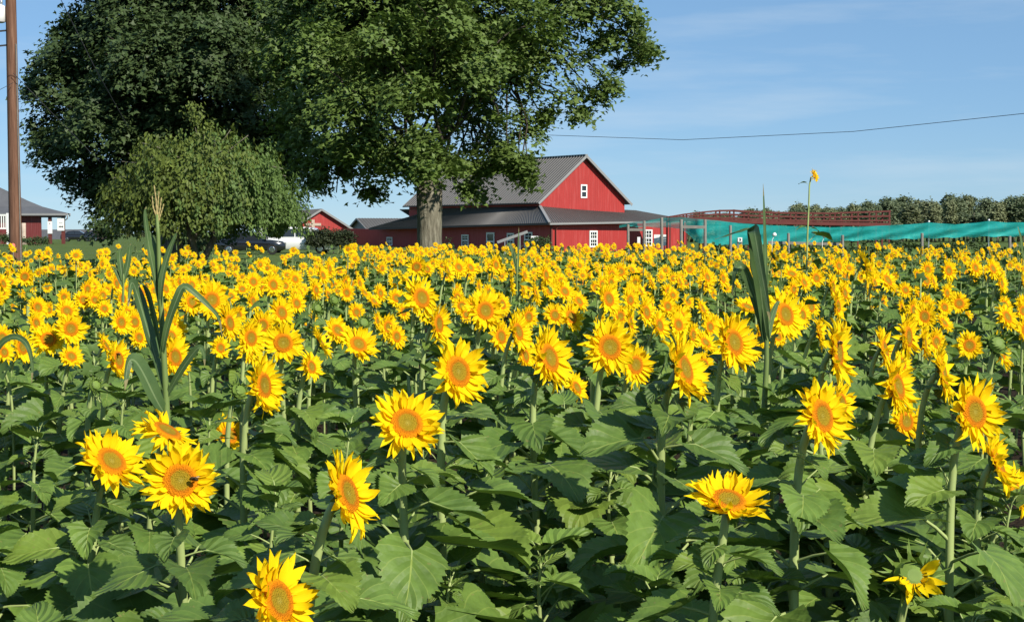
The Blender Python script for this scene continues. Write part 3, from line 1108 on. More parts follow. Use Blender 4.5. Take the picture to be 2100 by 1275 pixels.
# the far mass
def low_plant(seed, headless):
    rnd = random.Random(seed)
    V, T, MI, UV = [], [], [], []

    def add(vs, fs, mi, uv=None):
        o = len(V)
        V.extend([tuple(p) for p in vs])
        UV.extend(uv or [(0.3, 0.5)] * len(vs))
        for f in fs:
            for k in range(1, len(f) - 1):
                T.append((o + f[0], o + f[k], o + f[k + 1]))
                MI.append(mi)
    el = R(rnd.uniform(0, 30))
    n = Vector((0, -math.cos(el), math.sin(el)))
    head = Vector((0, -0.07, 1.0))
    fm = Matrix.Translation(head) @ frame(n, rnd.uniform(0, 6.28)) @ Matrix.Scale(0.094, 4)
    top = head - n * 0.02
    path = bez(Vector((0, 0, 0.25)), Vector((0, 0, .7)), top - n * .07 - Vector((0, 0, .08)), top, 5)
    for i in range(4):
        for (dx, dy) in ((0.010, 0.0),):
            a, b = path[i], path[i + 1]
            add([a + Vector((-.009, 0, 0)), a + Vector((.009, 0, 0)), b + Vector((.009, 0, 0)), b + Vector((-.009, 0, 0)),
                 a + Vector((0, -.011, 0)), b + Vector((0, -.011, 0.004))], [(0, 4, 5, 3), (4, 1, 2, 5), (1, 0, 3, 2)], 2)
    if not headless:
        k = 21
        for layer, tl in ((0, 14), (1, 32)):
            for i in range(k - 5 * layer):
                a = 2 * math.pi * (i + rnd.uniform(-.3, .3) + .5 * layer) / (k - 5 * layer)
                mt = fm @ petal_matrix(a, 0.38, R(tl + rnd.gauss(0, 9)), R(rnd.gauss(0, 15)), rnd.uniform(.9, 1.15), 0.01)
                add([mt @ Vector(p) for p in ((0, -.06, 0), (0.30, -0.10, -.01), (0.62, rnd.uniform(-.06, .06), rnd.uniform(-.15, .12)), (0.30, 0.10, -.01), (0, .06, 0))],
                    [(0, 1, 3, 4), (1, 2, 3)], 0, [(0, 0), (.5, 0), (1, .5), (.5, 1), (0, 1)])
        ring = []
        vs = [fm @ Vector((0, 0, 0.04))]
        uv = [(0, 0)]
        for (r, z, q) in ((0.28, 0.07, .6), (0.45, 0.0, 1.0)):
            for i in range(9):
                a = 2 * math.pi * i / 9
                vs.append(fm @ Vector((r * math.cos(a), r * math.sin(a), z)))
                uv.append((q, 0))
        fs = [(0, 1 + i, 1 + (i + 1) % 9) for i in range(9)] + [(1 + i, 10 + i, 10 + (i + 1) % 9, 1 + (i + 1) % 9) for i in range(9)]
        add(vs, fs, 1, uv)
    vs = [fm @ Vector((0, 0, -0.25))]
    for i in range(10):
        a = 2 * math.pi * i / 10
        r = 0.46 if i % 2 else 0.72
        vs.append(fm @ Vector((r * math.cos(a), r * math.sin(a), -0.06)))
    add(vs, [(0, 1 + (i + 1) % 10, 1 + i) for i in range(10)], 4)
    for i in range(9):
        f = 0.30 + 0.62 * i / 8
        q = path[min(4, int(max(0, (f - .25) / .75) * 4))].copy()
        q.z = f
        Ls = 0.2 * (1.25 - 0.8 * abs(f - .5) / .45) * rnd.uniform(.85, 1.2)
        az = i * 2.4 + rnd.uniform(-.4, .4)
        dr = rnd.uniform(0.1, 0.9)
        mt = Matrix.Translation(q) @ Matrix.Rotation(az, 4, 'Z') @ Matrix.Rotation(rnd.uniform(-.3, .3), 4, 'X')
        up = rnd.uniform(.1, .35) * Ls
        pts = [(0, 0, 0), (.35 * Ls, 0, up), (.38 * Ls, .36 * Ls, up + .05 * Ls), (.38 * Ls, -.36 * Ls, up + .05 * Ls), (.85 * Ls, .42 * Ls, up - .12 * dr * Ls), (.85 * Ls, -.42 * Ls, up - .12 * dr * Ls),
               (.85 * Ls, 0, up - .2 * dr * Ls), (1.38 * Ls, 0, up - .75 * dr * Ls)]
        add([mt @ Vector(p) for p in pts], [(1, 3, 5, 6), (1, 6, 4, 2), (6, 5, 7), (6, 7, 4)], 3, [(.01, 0), (.01, 0), (.15, 1), (.15, -1), (.5, 1), (.5, -1), (.5, 0), (1, 0)])
    return np.array(V, dtype=np.float64), np.array(T), np.array(MI), np.array(UV)


LOW = [low_plant(100 + i, False) for i in range(7)]
LOWN = [low_plant(200 + i, True) for i in range(3)]
Vs, Ts, Ms, Us, o = [], [], [], [], 0
for (x, y, Hh, az, el, rad, hl) in stuff:
    V, T, MI, UV = (LOWN if hl else LOW)[fr.randrange(3 if hl else 7)]
    a = R(az) if not hl else fr.uniform(0, 6.28)
    ca, sa = math.cos(a), math.sin(a)
    s = fr.uniform(0.66, 0.94) * (1.0 if rad > 0.08 else 0.88)
    z0 = 1.0
    W = np.empty_like(V)
    lx, ly = V[:, 0] * s, V[:, 1] * s
    W[:, 0] = x + lx * ca - ly * sa
    W[:, 1] = y + lx * sa + ly * ca
    W[:, 2] = Hh + (V[:, 2] - z0) * s
    Vs.append(W)
    Ts.append(T + o)
    Ms.append(MI)
    Us.append(UV)
    o += len(V)
me = np_mesh('sunflower_field', np.concatenate(Vs), np.concatenate(Ts), [M['petal'], M['disc'], M['stem'], M['leaf'], M['calyx']], np.concatenate(Ms), np.concatenate(Us))
tag(link('sunflower_field', me), 'dense mass of small distant sunflowers stretching back to the barn and trees', 'sunflowers', kind='stuff')
print('plants', len(plants), 'mid', len(mid), 'stuff', len(stuff), 'tris', sum(len(t_) for t_ in Ts))


# ------------------------------------------------------------------ foliage tools
def rot_from_normals(N, rs):
    """(k,3,3) matrices whose z column is N with random spin"""
    N = N / np.linalg.norm(N, axis=1, keepdims=True)
    A = rs.normal(size=N.shape)
    X = A - N * np.sum(A * N, axis=1, keepdims=True)
    X /= np.linalg.norm(X, axis=1, keepdims=True)
    Y = np.cross(N, X)
    return np.stack([X, Y, N], axis=2)


MAPLE_V = np.array([(0, 0, .06), (0, -.36, 0), (.72, -.08, -.05), (.28, .18, 0), (0, .86, -.08), (-.28, .18, 0), (-.72, -.08, -.05)])
MAPLE_F = np.array([(0, 1, 2), (0, 2, 3), (0, 3, 4), (0, 4, 5), (0, 5, 6), (0, 6, 1)])
OVAL_V = np.array([(0, -.5, 0), (.26, 0, .04), (0, .6, -.05), (-.26, 0, .04), (0, 0, -.02)])
OVAL_F = np.array([(0, 1, 4), (1, 2, 4), (2, 3, 4), (3, 0, 4)])
CLUMP_V = np.array([(0, 0, .12), (.5, -.1, 0), (.25, .5, -.05), (-.4, .42, .0), (-.55, -.15, -.05), (-.1, -.55, 0)])
CLUMP_F = np.array([(0, 1, 2), (0, 2, 3), (0, 3, 4), (0, 4, 5), (0, 5, 1)])


def scatter(tv, tf, C, N, S, rs, jitter=True):
    k = len(C)
    Rm = rot_from_normals(N, rs)
    V = np.einsum('kij,vj->kvi', Rm, tv) * S[:, None, None] + C[:, None, :]
    Fs = tf[None, :, :] + (np.arange(k) * len(tv))[:, None, None]
    return V.reshape(-1, 3), Fs.reshape(-1, 3)


def cluster_leaves(centers, outs, per, rad, leaf, rs, flat=0.42, droop=0.15, noise=0.55):
    """sprays of leaves: discs of leaves facing up/outward round each centre"""
    k = len(centers)
    nrm = np.array([0, 0, 1.0]) + 0.55 * outs
    nrm /= np.linalg.norm(nrm, axis=1, keepdims=True)
    Rm = rot_from_normals(nrm, rs)
    L = rs.normal(size=(k, per, 3)) * np.array([0.55, 0.55, 0.55 * flat]) * rad
    r2 = L[:, :, 0] ** 2 + L[:, :, 1] ** 2
    L[:, :, 2] -= droop * r2 / rad
    C = np.einsum('kij,kpj->kpi', Rm, L) + centers[:, None, :]
    N = nrm[:, None, :] + rs.normal(size=(k, per, 3)) * noise
    S = leaf * rs.uniform(0.7, 1.25, size=(k, per))
    return C.reshape(-1, 3), N.reshape(-1, 3), S.reshape(-1)


def bough_leaves(C, O, rs, size=(0.75, 1.35), nc=9, pl=8, cr=0.24, leaf=0.17, noise=0.38, fac=1.0):
    """boughs: drooping domed sprays, each made of small leaf clusters, leaning outward"""
    k = len(C)
    nrm = np.array([0, 0, 0.85]) + 0.75 * O * np.array([1, 1, 0.6])
    nrm /= np.linalg.norm(nrm, axis=1, keepdims=True)
    Rm = rot_from_normals(nrm, rs)
    rb = rs.uniform(size[0], size[1], size=(k, 1, 1)) * np.reshape(fac, (-1, 1, 1))
    L = rs.normal(size=(k, nc, 3)) * np.array([0.50, 0.50, 0.14]) * rb
    r2 = (L[:, :, 0] ** 2 + L[:, :, 1] ** 2)[:, :, None]
    L[:, :, 2:3] -= 0.42 * r2 / rb
    L2 = rs.normal(size=(k, nc, pl, 3)) * np.array([1, 1, 0.6]) * cr
    X = (L[:, :, None, :] + L2).reshape(k, nc * pl, 3)
    W = np.einsum('kij,kpj->kpi', Rm, X) + C[:, None, :]
    N = nrm[:, None, :] + rs.normal(size=(k, nc * pl, 3)) * noise
    S = leaf * rs.uniform(0.65, 1.3, size=(k, nc * pl))
    return W.reshape(-1, 3), N.reshape(-1, 3), S.reshape(-1)


def lobes_points(lobes, dens, rs, shell=0.55, gaps=0.0, level=-0.32):
    """points spread over the outer parts of ellipsoid lobes given as (centre Vector, radii, weight)"""
    Cs, Os, Rs = [], [], []
    for (c, rd, wgt) in lobes:
        area = (rd[0] * rd[1] + rd[0] * rd[2] + rd[1] * rd[2]) * 4.19
        k = max(4, int(area * dens * wgt))
        dirs = rs.normal(size=(k, 3))
        dirs /= np.linalg.norm(dirs, axis=1, keepdims=True)
        dirs[:, 2] = np.where(dirs[:, 2] < -0.35, dirs[:, 2] * 0.6, dirs[:, 2])
        rr = rs.uniform(shell, 1.02, size=(k, 1))
        pts_ = np.array(c) + dirs * rr * np.array(rd)
        if gaps:
            g = pts_ * (2 * math.pi / gaps)
            nz_ = np.sin(g[:, 0] + 1.3 * np.sin(g[:, 2] * .6)) * np.sin(g[:, 1] * .9 + 2) + np.sin(g[:, 2] * 1.5 + .8 * np.sin(g[:, 0] * .7))
            kp_ = nz_ > level
            pts_, dirs = pts_[kp_], dirs[kp_]
        Cs.append(pts_)
        Os.append(dirs)
        Rs.append(np.full(len(pts_), min(1.0, max(0.38, rd[0] / 1.5))))
    if gaps:
        return np.concatenate(Cs), np.concatenate(Os), np.concatenate(Rs)
    return np.concatenate(Cs), np.concatenate(Os)


def limb(m, a, b, r0, r1, rnd, n=6, wob=0.06, seg=7):
    a, b = Vector(a), Vector(b)
    Ln = (b - a).length
    pts = []
    for i in range(n):
        s = i / (n - 1)
        q = a.lerp(b, s)
        q.z += 0.10 * Ln * math.sin(math.pi * s)
        if 0 < i < n - 1:
            q += Vector((rnd.uniform(-1, 1), rnd.uniform(-1, 1), rnd.uniform(-.6, .6))) * wob * Ln
        pts.append(q)
    m.tube(pts, [r0 + (r1 - r0) * i / (n - 1) for i in range(n)], seg)
    return pts


def px_lobes(lst, d0):
    out = []
    for it in lst:
        x, y, r = it[:3]
        dd = it[3] if len(it) > 3 else 0
        w = it[4] if len(it) > 4 else 1.0
        d = d0 + dd
        k = d / F
        out.append((P(x, y, d), (r * k, r * k * 1.15, r * k * 0.9), w))
    return out


# ------------------------------------------------------------------ big maple
def big_tree(name, label, base_px, d0, trunk_r, fork_y, lobes_px, dens, per, crad, leaf, mat, seed, flare=1.25, trunk_px=None, gap_level=-0.62):
    rs = np.random.default_rng(seed)
    rnd = random.Random(seed)
    base = P(base_px, 500, d0)
    base.z = hterr(base.x, base.y) - 0.05
    root = empty(name, base, 0, label, 'tree')
    lobes = px_lobes(lobes_px, d0)
    fork = P(trunk_px or base_px, fork_y, d0)
    m = MB()
    segs = 14
    zs = [0, 0.12, 0.35, 0.8, 1.5, 2.4, fork.z - base.z]
    rs_ = [trunk_r * f for f in (flare * 1.25, flare * 1.08, flare * .94, 1.0, 0.93, 0.95, 1.02)]
    pts = [base.lerp(Vector((fork.x, fork.y, base.z)), z / (fork.z - base.z)) + Vector((0, 0, z)) - base for z in zs]
    m.tube(pts, rs_, segs)
    # root flare and trunk ridges: push vertices
    vs = []
    for i, p in enumerate(m.v):
        k = i % segs
        zf = p[2]
        c = pts[i // segs]
        sc = 1 + 0.10 * math.sin(k * 2 * math.pi / segs * 3 + 0.5) * math.exp(-zf * .8) + 0.05 * math.sin(k * 2 * math.pi / segs * 5 + zf * 0.9)
        vs.append((c.x + (p[0] - c.x) * sc, c.y + (p[1] - c.y) * sc, p[2]))
    m.v = vs
    m.build('trunk', M['bark'], root, True)
    m = MB()
    top = fork - base
    big = [c for (c, rd, w) in lobes if rd[0] > 1.35]
    for (c, rd, w) in lobes:
        tgt = c - base
        if rd[0] <= 1.35:
            near_ = min(big, key=lambda b_: (b_ - c).length) - base
            limb(m, near_, tgt, 0.05, 0.02, rnd, 6, 0.06, 5)
            continue
        if rnd.random() < 0.35:
            continue
        ln = (tgt - top).length
        st_ = top + Vector((rnd.uniform(-.3, .3), rnd.uniform(-.3, .3), rnd.uniform(-.5, 0.4)))
        pp = limb(m, st_, tgt, max(0.07, trunk_r * 0.30 * min(1, 2.4 / max(ln, 1)) + .03), 0.03, rnd, 7, 0.05)
        for j in range(3):
            dv = Vector((rnd.gauss(0, 1), rnd.gauss(0, 1), rnd.gauss(0.2, .7))).normalized()
            limb(m, pp[3 + j], tgt + Vector((dv.x * rd[0], dv.y * rd[1], dv.z * rd[2])) * .85, 0.03, 0.010, rnd, 5, 0.06, 5)
    tag(m.build('branches', M['branch_shaded'], root, True), kind='stuff')
    C, O, RS = lobes_points(lobes, dens, rs, 0.5, 3.0, gap_level)
    keep = C[:, 2] > 1.2
    C, O, RS = C[keep], O[keep], RS[keep]
    LC, LN, LS = bough_leaves(C, O, rs, crad, 9, per, 0.22, leaf, fac=RS)
    V, Fc = scatter(MAPLE_V, MAPLE_F, LC, LN, LS, rs)
    me = np_mesh('crown', V - np.array(base), Fc, [mat])
    tag(link('crown', me, root), kind='stuff')
    print(name, 'clusters', len(C), 'leaves', len(LC))
    return root


MAPLE = [(760, 150, 135, 0), (880, 110, 150, 1), (700, 275, 100, -1), (630, 180, 90, 0), (820, 310, 80, -2), (960, 235, 80, 2, .8), (1050, 160, 85, 0, .85), (1110, 80, 85, 0, .85),
         (1170, 20, 80, 0, .8), (980, 40, 130, -1), (740, 10, 145, 0), (1000, 300, 50, 1, .8), (1075, 262, 42, 0, .8), (1045, 320, 24, -1), (690, 350, 45, 0), (780, 360, 30, 1),
         (1195, 140, 45, 0, .9), (1250, 85, 40, 0, .9), (1300, 50, 24, 0, 1.1), (1315, 100, 20, 1, 1.1), (1275, 140, 24, 1, 1), (1160, 195, 40, 0, .85), (1220, 200, 22, 0, 1), (1255, 175, 20, 0, 1), (1190, 235, 16, 0, 1.1), (1330, 112, 10, 0, 1.6), (1318, 72, 14, 0, 1.4),
         (1120, 240, 24, 0, .8), (985, 355, 26, 1, .9), (945, 345, 34, 0), (915, 335, 45, -3), (605, 280, 45, 0), (600, 90, 75, 0), (1215, 20, 38, 1, .8), (1270, 15, 24, -1, .9),
         (720, 215, 80, -4), (850, 195, 75, -5), (985, 135, 80, -4.5, .8), (650, 110, 75, -3.5), (780, 80, 80, -5), (900, 30, 85, -4.5), (1090, 45, 65, -3.5, .8), (740, 295, 52, -4), (870, 285, 58, -4.5), (810, 345, 34, -4), (865, 340, 36, -4.5),
         (800, -110, 180, 0), (980, -120, 170, 0), (1140, -70, 110, 0), (900, -260, 150, 0), (660, -60, 115, 0), (1220, -50, 70, 0), (860, 60, 140, 5), (1000, 110, 115, 5, .8), (720, 120, 125, 5), (655, 378, 20, 0), (725, 385, 16, 0), (1065, 345, 20, -1, 1.2), (1010, 350, 24, 0, 1.2), (930, 385, 22, 1, 1.2), (960, 395, 20, 0, 1.3), (985, 388, 16, 1, 1.3), (1082, 335, 18, -1, 1.3), (1085, 368, 11, -1, 1.8), (1030, 330, 26, 0, 1.1), (640, 330, 35, 0), (1025, 255, 36, -3), (760, 395, 14, 0, 1.4), (690, 395, 14, 0, 1.4)]
big_tree('maple_tree', 'large spreading maple with thick pale trunk in front of the red barn', 880, 60.0, 0.50, 372, MAPLE, 1.15, 10, (0.5, 1.1), 0.155, M['maple_leaf'], 31)
LEFT = [(220, 110, 110, 0), (140, 190, 72, 0), (100, 245, 38, 0), (150, 290, 72, 0), (300, 50, 140, 0), (430, 40, 150, 0), (520, 100, 140, 1), (300, 220, 130, -1), (430, 200, 145, -1), (540, 250, 120, 0),
        (190, 370, 46, 0), (260, 350, 85, 0), (350, 320, 110, 0), (480, 330, 110, 0), (120, 135, 62, 0), (300, -80, 150, 0), (450, -90, 150, 0), (160, 60, 55, 0), (560, 330, 80, 2), (85, 130, 30, 0), (78, 190, 30, 0),
        (212, 420, 34, -1), (212, 468, 22, -1), (135, 355, 26, 0), (235, 400, 40, 0), (400, 430, 80, 2), (560, 0, 110, 1), (300, 130, 110, -4), (420, 110, 110, -4), (200, 230, 80, -3), (90, 300, 22, 0)]
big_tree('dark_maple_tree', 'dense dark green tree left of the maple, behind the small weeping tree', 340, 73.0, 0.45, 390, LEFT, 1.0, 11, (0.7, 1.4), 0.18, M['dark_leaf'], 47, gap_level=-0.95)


# ------------------------------------------------------------------ small weeping tree
def weeping_tree():
    d0 = 51.0
    k = d0 / F
    base = P(385, 500, d0)
    base.z = -0.03
    root = empty('weeping_tree', base, 0, 'small rounded weeping tree with trailing branches beside the black car', 'tree')
    rs = np.random.default_rng(8)
    rnd = random.Random(8)
    m = MB()
    cen = P(415, 420, d0) - base
    for i in range(5):
        a = i * 1.3
        e = cen + Vector((math.cos(a) * 1.3, math.sin(a) * 1.3, rnd.uniform(0.6, 2.0)))
        limb(m, (rnd.uniform(-.12, .12), rnd.uniform(-.12, .12), 0), e, 0.13, 0.05, rnd, 7, 0.06)
    for i in range(26):
        dv = Vector((rnd.gauss(0, 1), rnd.gauss(0, 1), abs(rnd.gauss(.6, .6)))).normalized()
        limb(m, cen + Vector((rnd.uniform(-.5, .5), rnd.uniform(-.5, .5), .6)), cen + Vector((dv.x * 3.0, dv.y * 2.6, dv.z * 2.6)), 0.04, 0.012, rnd, 6, 0.05, 5)
    m.build('trunk', M['bark'], root, True)
    LC, LN, LS, LM = [], [], [], []
    rx, ry, rz = 2.95, 2.6, 2.45
    cz = P(415, 425, d0).z
    for i in range(2300):
        v = rs.normal(size=3)
        v /= (np.abs(v[0]) ** 2.7 + np.abs(v[1]) ** 2.4 + np.abs(v[2]) ** 2.7) ** (1 / 2.7)
        if v[2] < -0.25:
            v[2] *= -0.6
        rr = rs.uniform(0.72, 1.0)
        bump = 1 + 0.09 * math.sin(v[0] * 7 + 1) * math.cos(v[2] * 6) + 0.07 * math.sin(v[1] * 9) + 0.05 * math.sin(v[0] * 19 + v[1] * 13)
        p = np.array([P(424, 425, d0).x + v[0] * rx * rr * bump, d0 + v[1] * ry * rr, cz + v[2] * rz * rr * bump])
        if v[2] > 0.75 and v[0] < 0.15:
            p[2] += 0.12
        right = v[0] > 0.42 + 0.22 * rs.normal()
        ln = rs.uniform(0.7, 1.7) if right else rs.uniform(0.25, 0.75)
        nl = int(ln * 26) + 5
        s = np.sort(rs.uniform(0, 1, nl))
        out = np.array([v[0], v[1], 0]) * 0.12
        q = p + np.outer(s, np.array([0, 0, -ln]) + out) + rs.normal(size=(nl, 3)) * (0.055 if right else 0.10)
        nn = np.array([v[0], v[1], 0.55]) + rs.normal(size=(nl, 3)) * 0.55
        LC.append(q)
        LN.append(nn)
        LS.append(rs.uniform(0.10, 0.20, nl) * (0.75 if right else 1.0))
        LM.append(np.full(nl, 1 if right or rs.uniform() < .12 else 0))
    # the ragged top shoot
    for i in range(22):
        p = np.array(P(398 + rs.normal() * 10, 232 + rs.uniform(-22, 30), d0 + rs.normal() * .2))
        nl = 9
        LC.append(p + rs.normal(size=(nl, 3)) * .1)
        LN.append(np.array([.3, -.6, .5]) + rs.normal(size=(nl, 3)) * .5)
        LS.append(rs.uniform(.08, .14, nl))
        LM.append(np.zeros(nl))
    LC, LN, LS, LM = np.concatenate(LC), np.concatenate(LN), np.concatenate(LS), np.concatenate(LM)
    kp = LC[:, 2] > np.where(LC[:, 0] > P(455, 480, d0).x, P(500, 474, d0).z, P(300, 492, d0).z) + 0.25 * np.sin(LC[:, 0] * 5.0)
    LC, LN, LS, LM = LC[kp], LN[kp], LS[kp], LM[kp]
    # leaves hang: long axis down
    N = LN / np.linalg.norm(LN, axis=1, keepdims=True)
    dn = np.array([0, 0, -1.0]) + rs.normal(size=N.shape) * 0.35
    Y = dn - N * np.sum(dn * N, axis=1, keepdims=True)
    Y /= np.linalg.norm(Y, axis=1, keepdims=True)
    X = np.cross(Y, N)
    Rm = np.stack([X, Y, N], axis=2)
    V = np.einsum('kij,vj->kvi', Rm, OVAL_V) * LS[:, None, None] + LC[:, None, :]
    Fs = OVAL_F[None] + (np.arange(len(LC)) * len(OVAL_V))[:, None, None]
    me = np_mesh('crown', V.reshape(-1, 3) - np.array(base), Fs.reshape(-1, 3), [M['weep_leaf'], M['weep_leaf2']], np.repeat(LM, len(OVAL_F)))
    tag(link('crown', me, root), kind='stuff')
    print('weeping leaves', len(LC))


weeping_tree()


# ------------------------------------------------------------------ far wood
def far_tree_meshes(seed, mat):
    rs = np.random.default_rng(seed)
    rnd = random.Random(seed)
    lobes = []
    for i in range(13):
        a = rnd.uniform(0, 6.28)
        zz = rnd.uniform(1.6, 7.3)
        r = rnd.uniform(0.2, 1.9) * (1.25 - zz / 8)
        lobes.append((Vector((r * math.cos(a), r * math.sin(a), zz)), (rnd.uniform(.5, 1.3),) * 2 + (rnd.uniform(.6, 1.5),), 1))
    C, O = lobes_points(lobes, 2.6, rs, .5)
    LC, LN, LS = cluster_leaves(C, O, 12, .6, .26, rs, .5, .1, .6)
    V, Fc = scatter(CLUMP_V, CLUMP_F, LC, LN, LS, rs)
    crown = np_mesh('crown', V, Fc, [mat])
    m = MB()
    m.tube([(0, 0, 0), (.1, 0, 1.5), (0, .1, 3.5), (.1, 0, 6)], [.22, .18, .14, .05], 7)
    for i in range(5):
        limb(m, (0, 0, 1.5 + i * .6), lobes[i][0], .08, .03, rnd, 4, .05, 5)
    return crown, m.mesh('trunk', [M['bark']], True)


FT = [far_tree_meshes(60 + i, M['far_leaf_hazed'] if i % 3 else M['far_leaf_hazed2']) for i in range(8)]
TOP = [(1350, 444), (1385, 441), (1450, 438), (1500, 433), (1570, 431), (1620, 424), (1650, 414), (1700, 418), (1760, 420), (1800, 412), (1850, 408), (1900, 412), (1960, 402), (2010, 408), (2050, 408), (2100, 403), (2160, 406)]
tr_ = random.Random(12)


def top_at(x):
    for (a, ya), (b, yb) in zip(TOP, TOP[1:]):
        if a <= x <= b:
            return ya + (yb - ya) * (x - a) / (b - a)
    return 410


x = 1352.0
i = 0
while x < 2150:
    d = 330 + tr_.uniform(-25, 45)
    hgt = P(x, top_at(x) + tr_.choice((-6, -3, -1, 1, 3, 6, 9)) + tr_.uniform(-2, 3), d).z
    q = P(x, 480, d)
    cm, tm = FT[tr_.randrange(8)]
    rt = empty('far_tree', (q.x, d, 0), tr_.uniform(0, 6.28))
    s = hgt / 8.2
    rt.scale = (tr_.uniform(0.8, 1.9), tr_.uniform(0.8, 1.9), s)
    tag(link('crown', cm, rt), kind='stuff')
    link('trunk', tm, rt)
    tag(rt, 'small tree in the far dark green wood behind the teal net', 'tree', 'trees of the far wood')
    x += tr_.uniform(7, 13)
    i += 1
for (px, d, hh) in ((240, 300, 3.2), (262, 310, 2.6), (283, 305, 3.0), (300, 300, 2.5), (222, 320, 2.4)):
    q = P(px, 480, d)
    cm, tm = FT[tr_.randrange(8)]
    rt = empty('far_tree', (q.x, d, hterr(q.x, d)), tr_.uniform(0, 6.28))
    rt.scale = (hh / 6, hh / 6, hh / 8.2)
    tag(link('crown', cm, rt), kind='stuff')
    link('trunk', tm, rt)
    tag(rt, 'low far bush on the horizon under the dark tree, seen left of the weeping tree', 'tree', 'far bushes across the lawn')


# dark hedge plants
def shrub(name, label, px0, px1, ytop, d, depth, mat, seed, per=26, dens=4.0, leaf=.16):
    rs = np.random.default_rng(seed)
    rnd = random.Random(seed)
    k = d / F
    q = P((px0 + px1) / 2, 480, d)
    base = Vector((q.x, d, hterr(q.x, d)))
    H = P(px0, ytop, d).z - base.z
    w = (px1 - px0) * k
    root = empty(name, base, 0, label, 'shrub')
    m = MB()
    lobes = []
    n = max(3, int(w / (H * .55)) + 2)
    for i in range(n):
        cx = -w / 2 + w * (i + .5) / n
        lobes.append((Vector((cx, rnd.uniform(-.2, .2) * depth, H * rnd.uniform(.45, .62))), (w / n * .75, depth * .5, H * .42), 1))
        limb(m, (cx * .5, 0, 0), lobes[-1][0], .05, .015, rnd, 5, .06, 5)
    m.build('branches', M['bark'], root, True)
    C, O = lobes_points(lobes, dens, rs, .5)
    LC, LN, LS = cluster_leaves(C, O, per, .3, leaf, rs, .5, .1, .6)
    LC[:, 2] = np.maximum(LC[:, 2], 0.05)
    V, Fc = scatter(OVAL_V, OVAL_F, LC, LN, LS, rs)
    tag(link('foliage', np_mesh('foliage', V, Fc, [mat]), root), kind='stuff')
    return root


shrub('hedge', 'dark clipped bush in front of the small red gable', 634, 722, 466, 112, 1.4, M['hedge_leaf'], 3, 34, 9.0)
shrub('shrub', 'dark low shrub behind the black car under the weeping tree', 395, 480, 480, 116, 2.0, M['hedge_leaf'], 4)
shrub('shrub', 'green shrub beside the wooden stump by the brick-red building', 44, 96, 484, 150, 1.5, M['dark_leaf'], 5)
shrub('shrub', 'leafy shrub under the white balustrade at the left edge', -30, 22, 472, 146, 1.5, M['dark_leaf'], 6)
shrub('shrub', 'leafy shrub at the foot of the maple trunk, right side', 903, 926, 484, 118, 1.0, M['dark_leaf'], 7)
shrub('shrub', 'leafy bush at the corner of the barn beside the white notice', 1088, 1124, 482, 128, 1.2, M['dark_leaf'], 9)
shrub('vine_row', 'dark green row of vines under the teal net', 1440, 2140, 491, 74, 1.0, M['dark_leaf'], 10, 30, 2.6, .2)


# ------------------------------------------------------------------ building tools
def ribbed_sheet(m, quad, rib=0.30, h=0.035, thick=0.05, mat=0):
    """metal roof sheet over quad (eave0, eave1, ridge1, ridge0): ribs run from eave to ridge; one closed mesh"""
    e0, e1, r1, r0 = [Vector(q) for q in quad]
    n = (e1 - e0).cross(r0 - e0).normalized()
    if n.z < 0:
        n = -n
    Ln = max((e1 - e0).length, (r1 - r0).length)
    k = max(2, int(Ln / rib))
    ts, hs = [], []
    for i in range(k):
        for (f, z) in ((0, 0), (.72, 0), (.80, h), (.92, h)):
            ts.append((i + f) / k)
            hs.append(z)
    ts.append(1.0)
    hs.append(0)
    nn = len(ts)
    vs = []
    for side in (0, 1):
        for tq, z in zip(ts, hs):
            a, b = e0.lerp(e1, tq), r0.lerp(r1, tq)
            off = n * (z if side == 0 else -thick)
            vs += [a + off, b + off]
    fs = []
    for i in range(nn - 1):
        a, b, c, d_ = 2 * i, 2 * i + 1, 2 * i + 3, 2 * i + 2
        fs.append((a, d_, c, b))
        o = 2 * nn
        fs.append((o + a, o + b, o + c, o + d_))
        fs.append((a, o + a, o + d_, d_))
        fs.append((b, c, o + c, o + b))
    fs += [(0, 1, 2 * nn + 1, 2 * nn), (2 * nn - 2, 4 * nn - 2, 4 * nn - 1, 2 * nn - 1)]
    m.add(vs, fs, mat)


def wall_poly(m, pts, thick, mat=0):
    """vertical wall from a polygon (counter-clockwise seen from outside); extruded inward; u runs along the wall"""
    pts = [Vector(p) for p in pts]
    n = (pts[1] - pts[0]).cross(pts[2] - pts[1]).normalized()
    t_ = Vector((0, 0, 1)).cross(n).normalized()
    k = len(pts)
    vs = pts + [p - n * thick for p in pts]
    uv = [((p - pts[0]).dot(t_), p.z) for p in pts] * 2
    fs = [tuple(range(k)), tuple(range(2 * k - 1, k - 1, -1))]
    for i in range(k):
        j = (i + 1) % k
        fs.append((i, i + k, j + k, j))
    m.add(vs, fs, mat, uv)


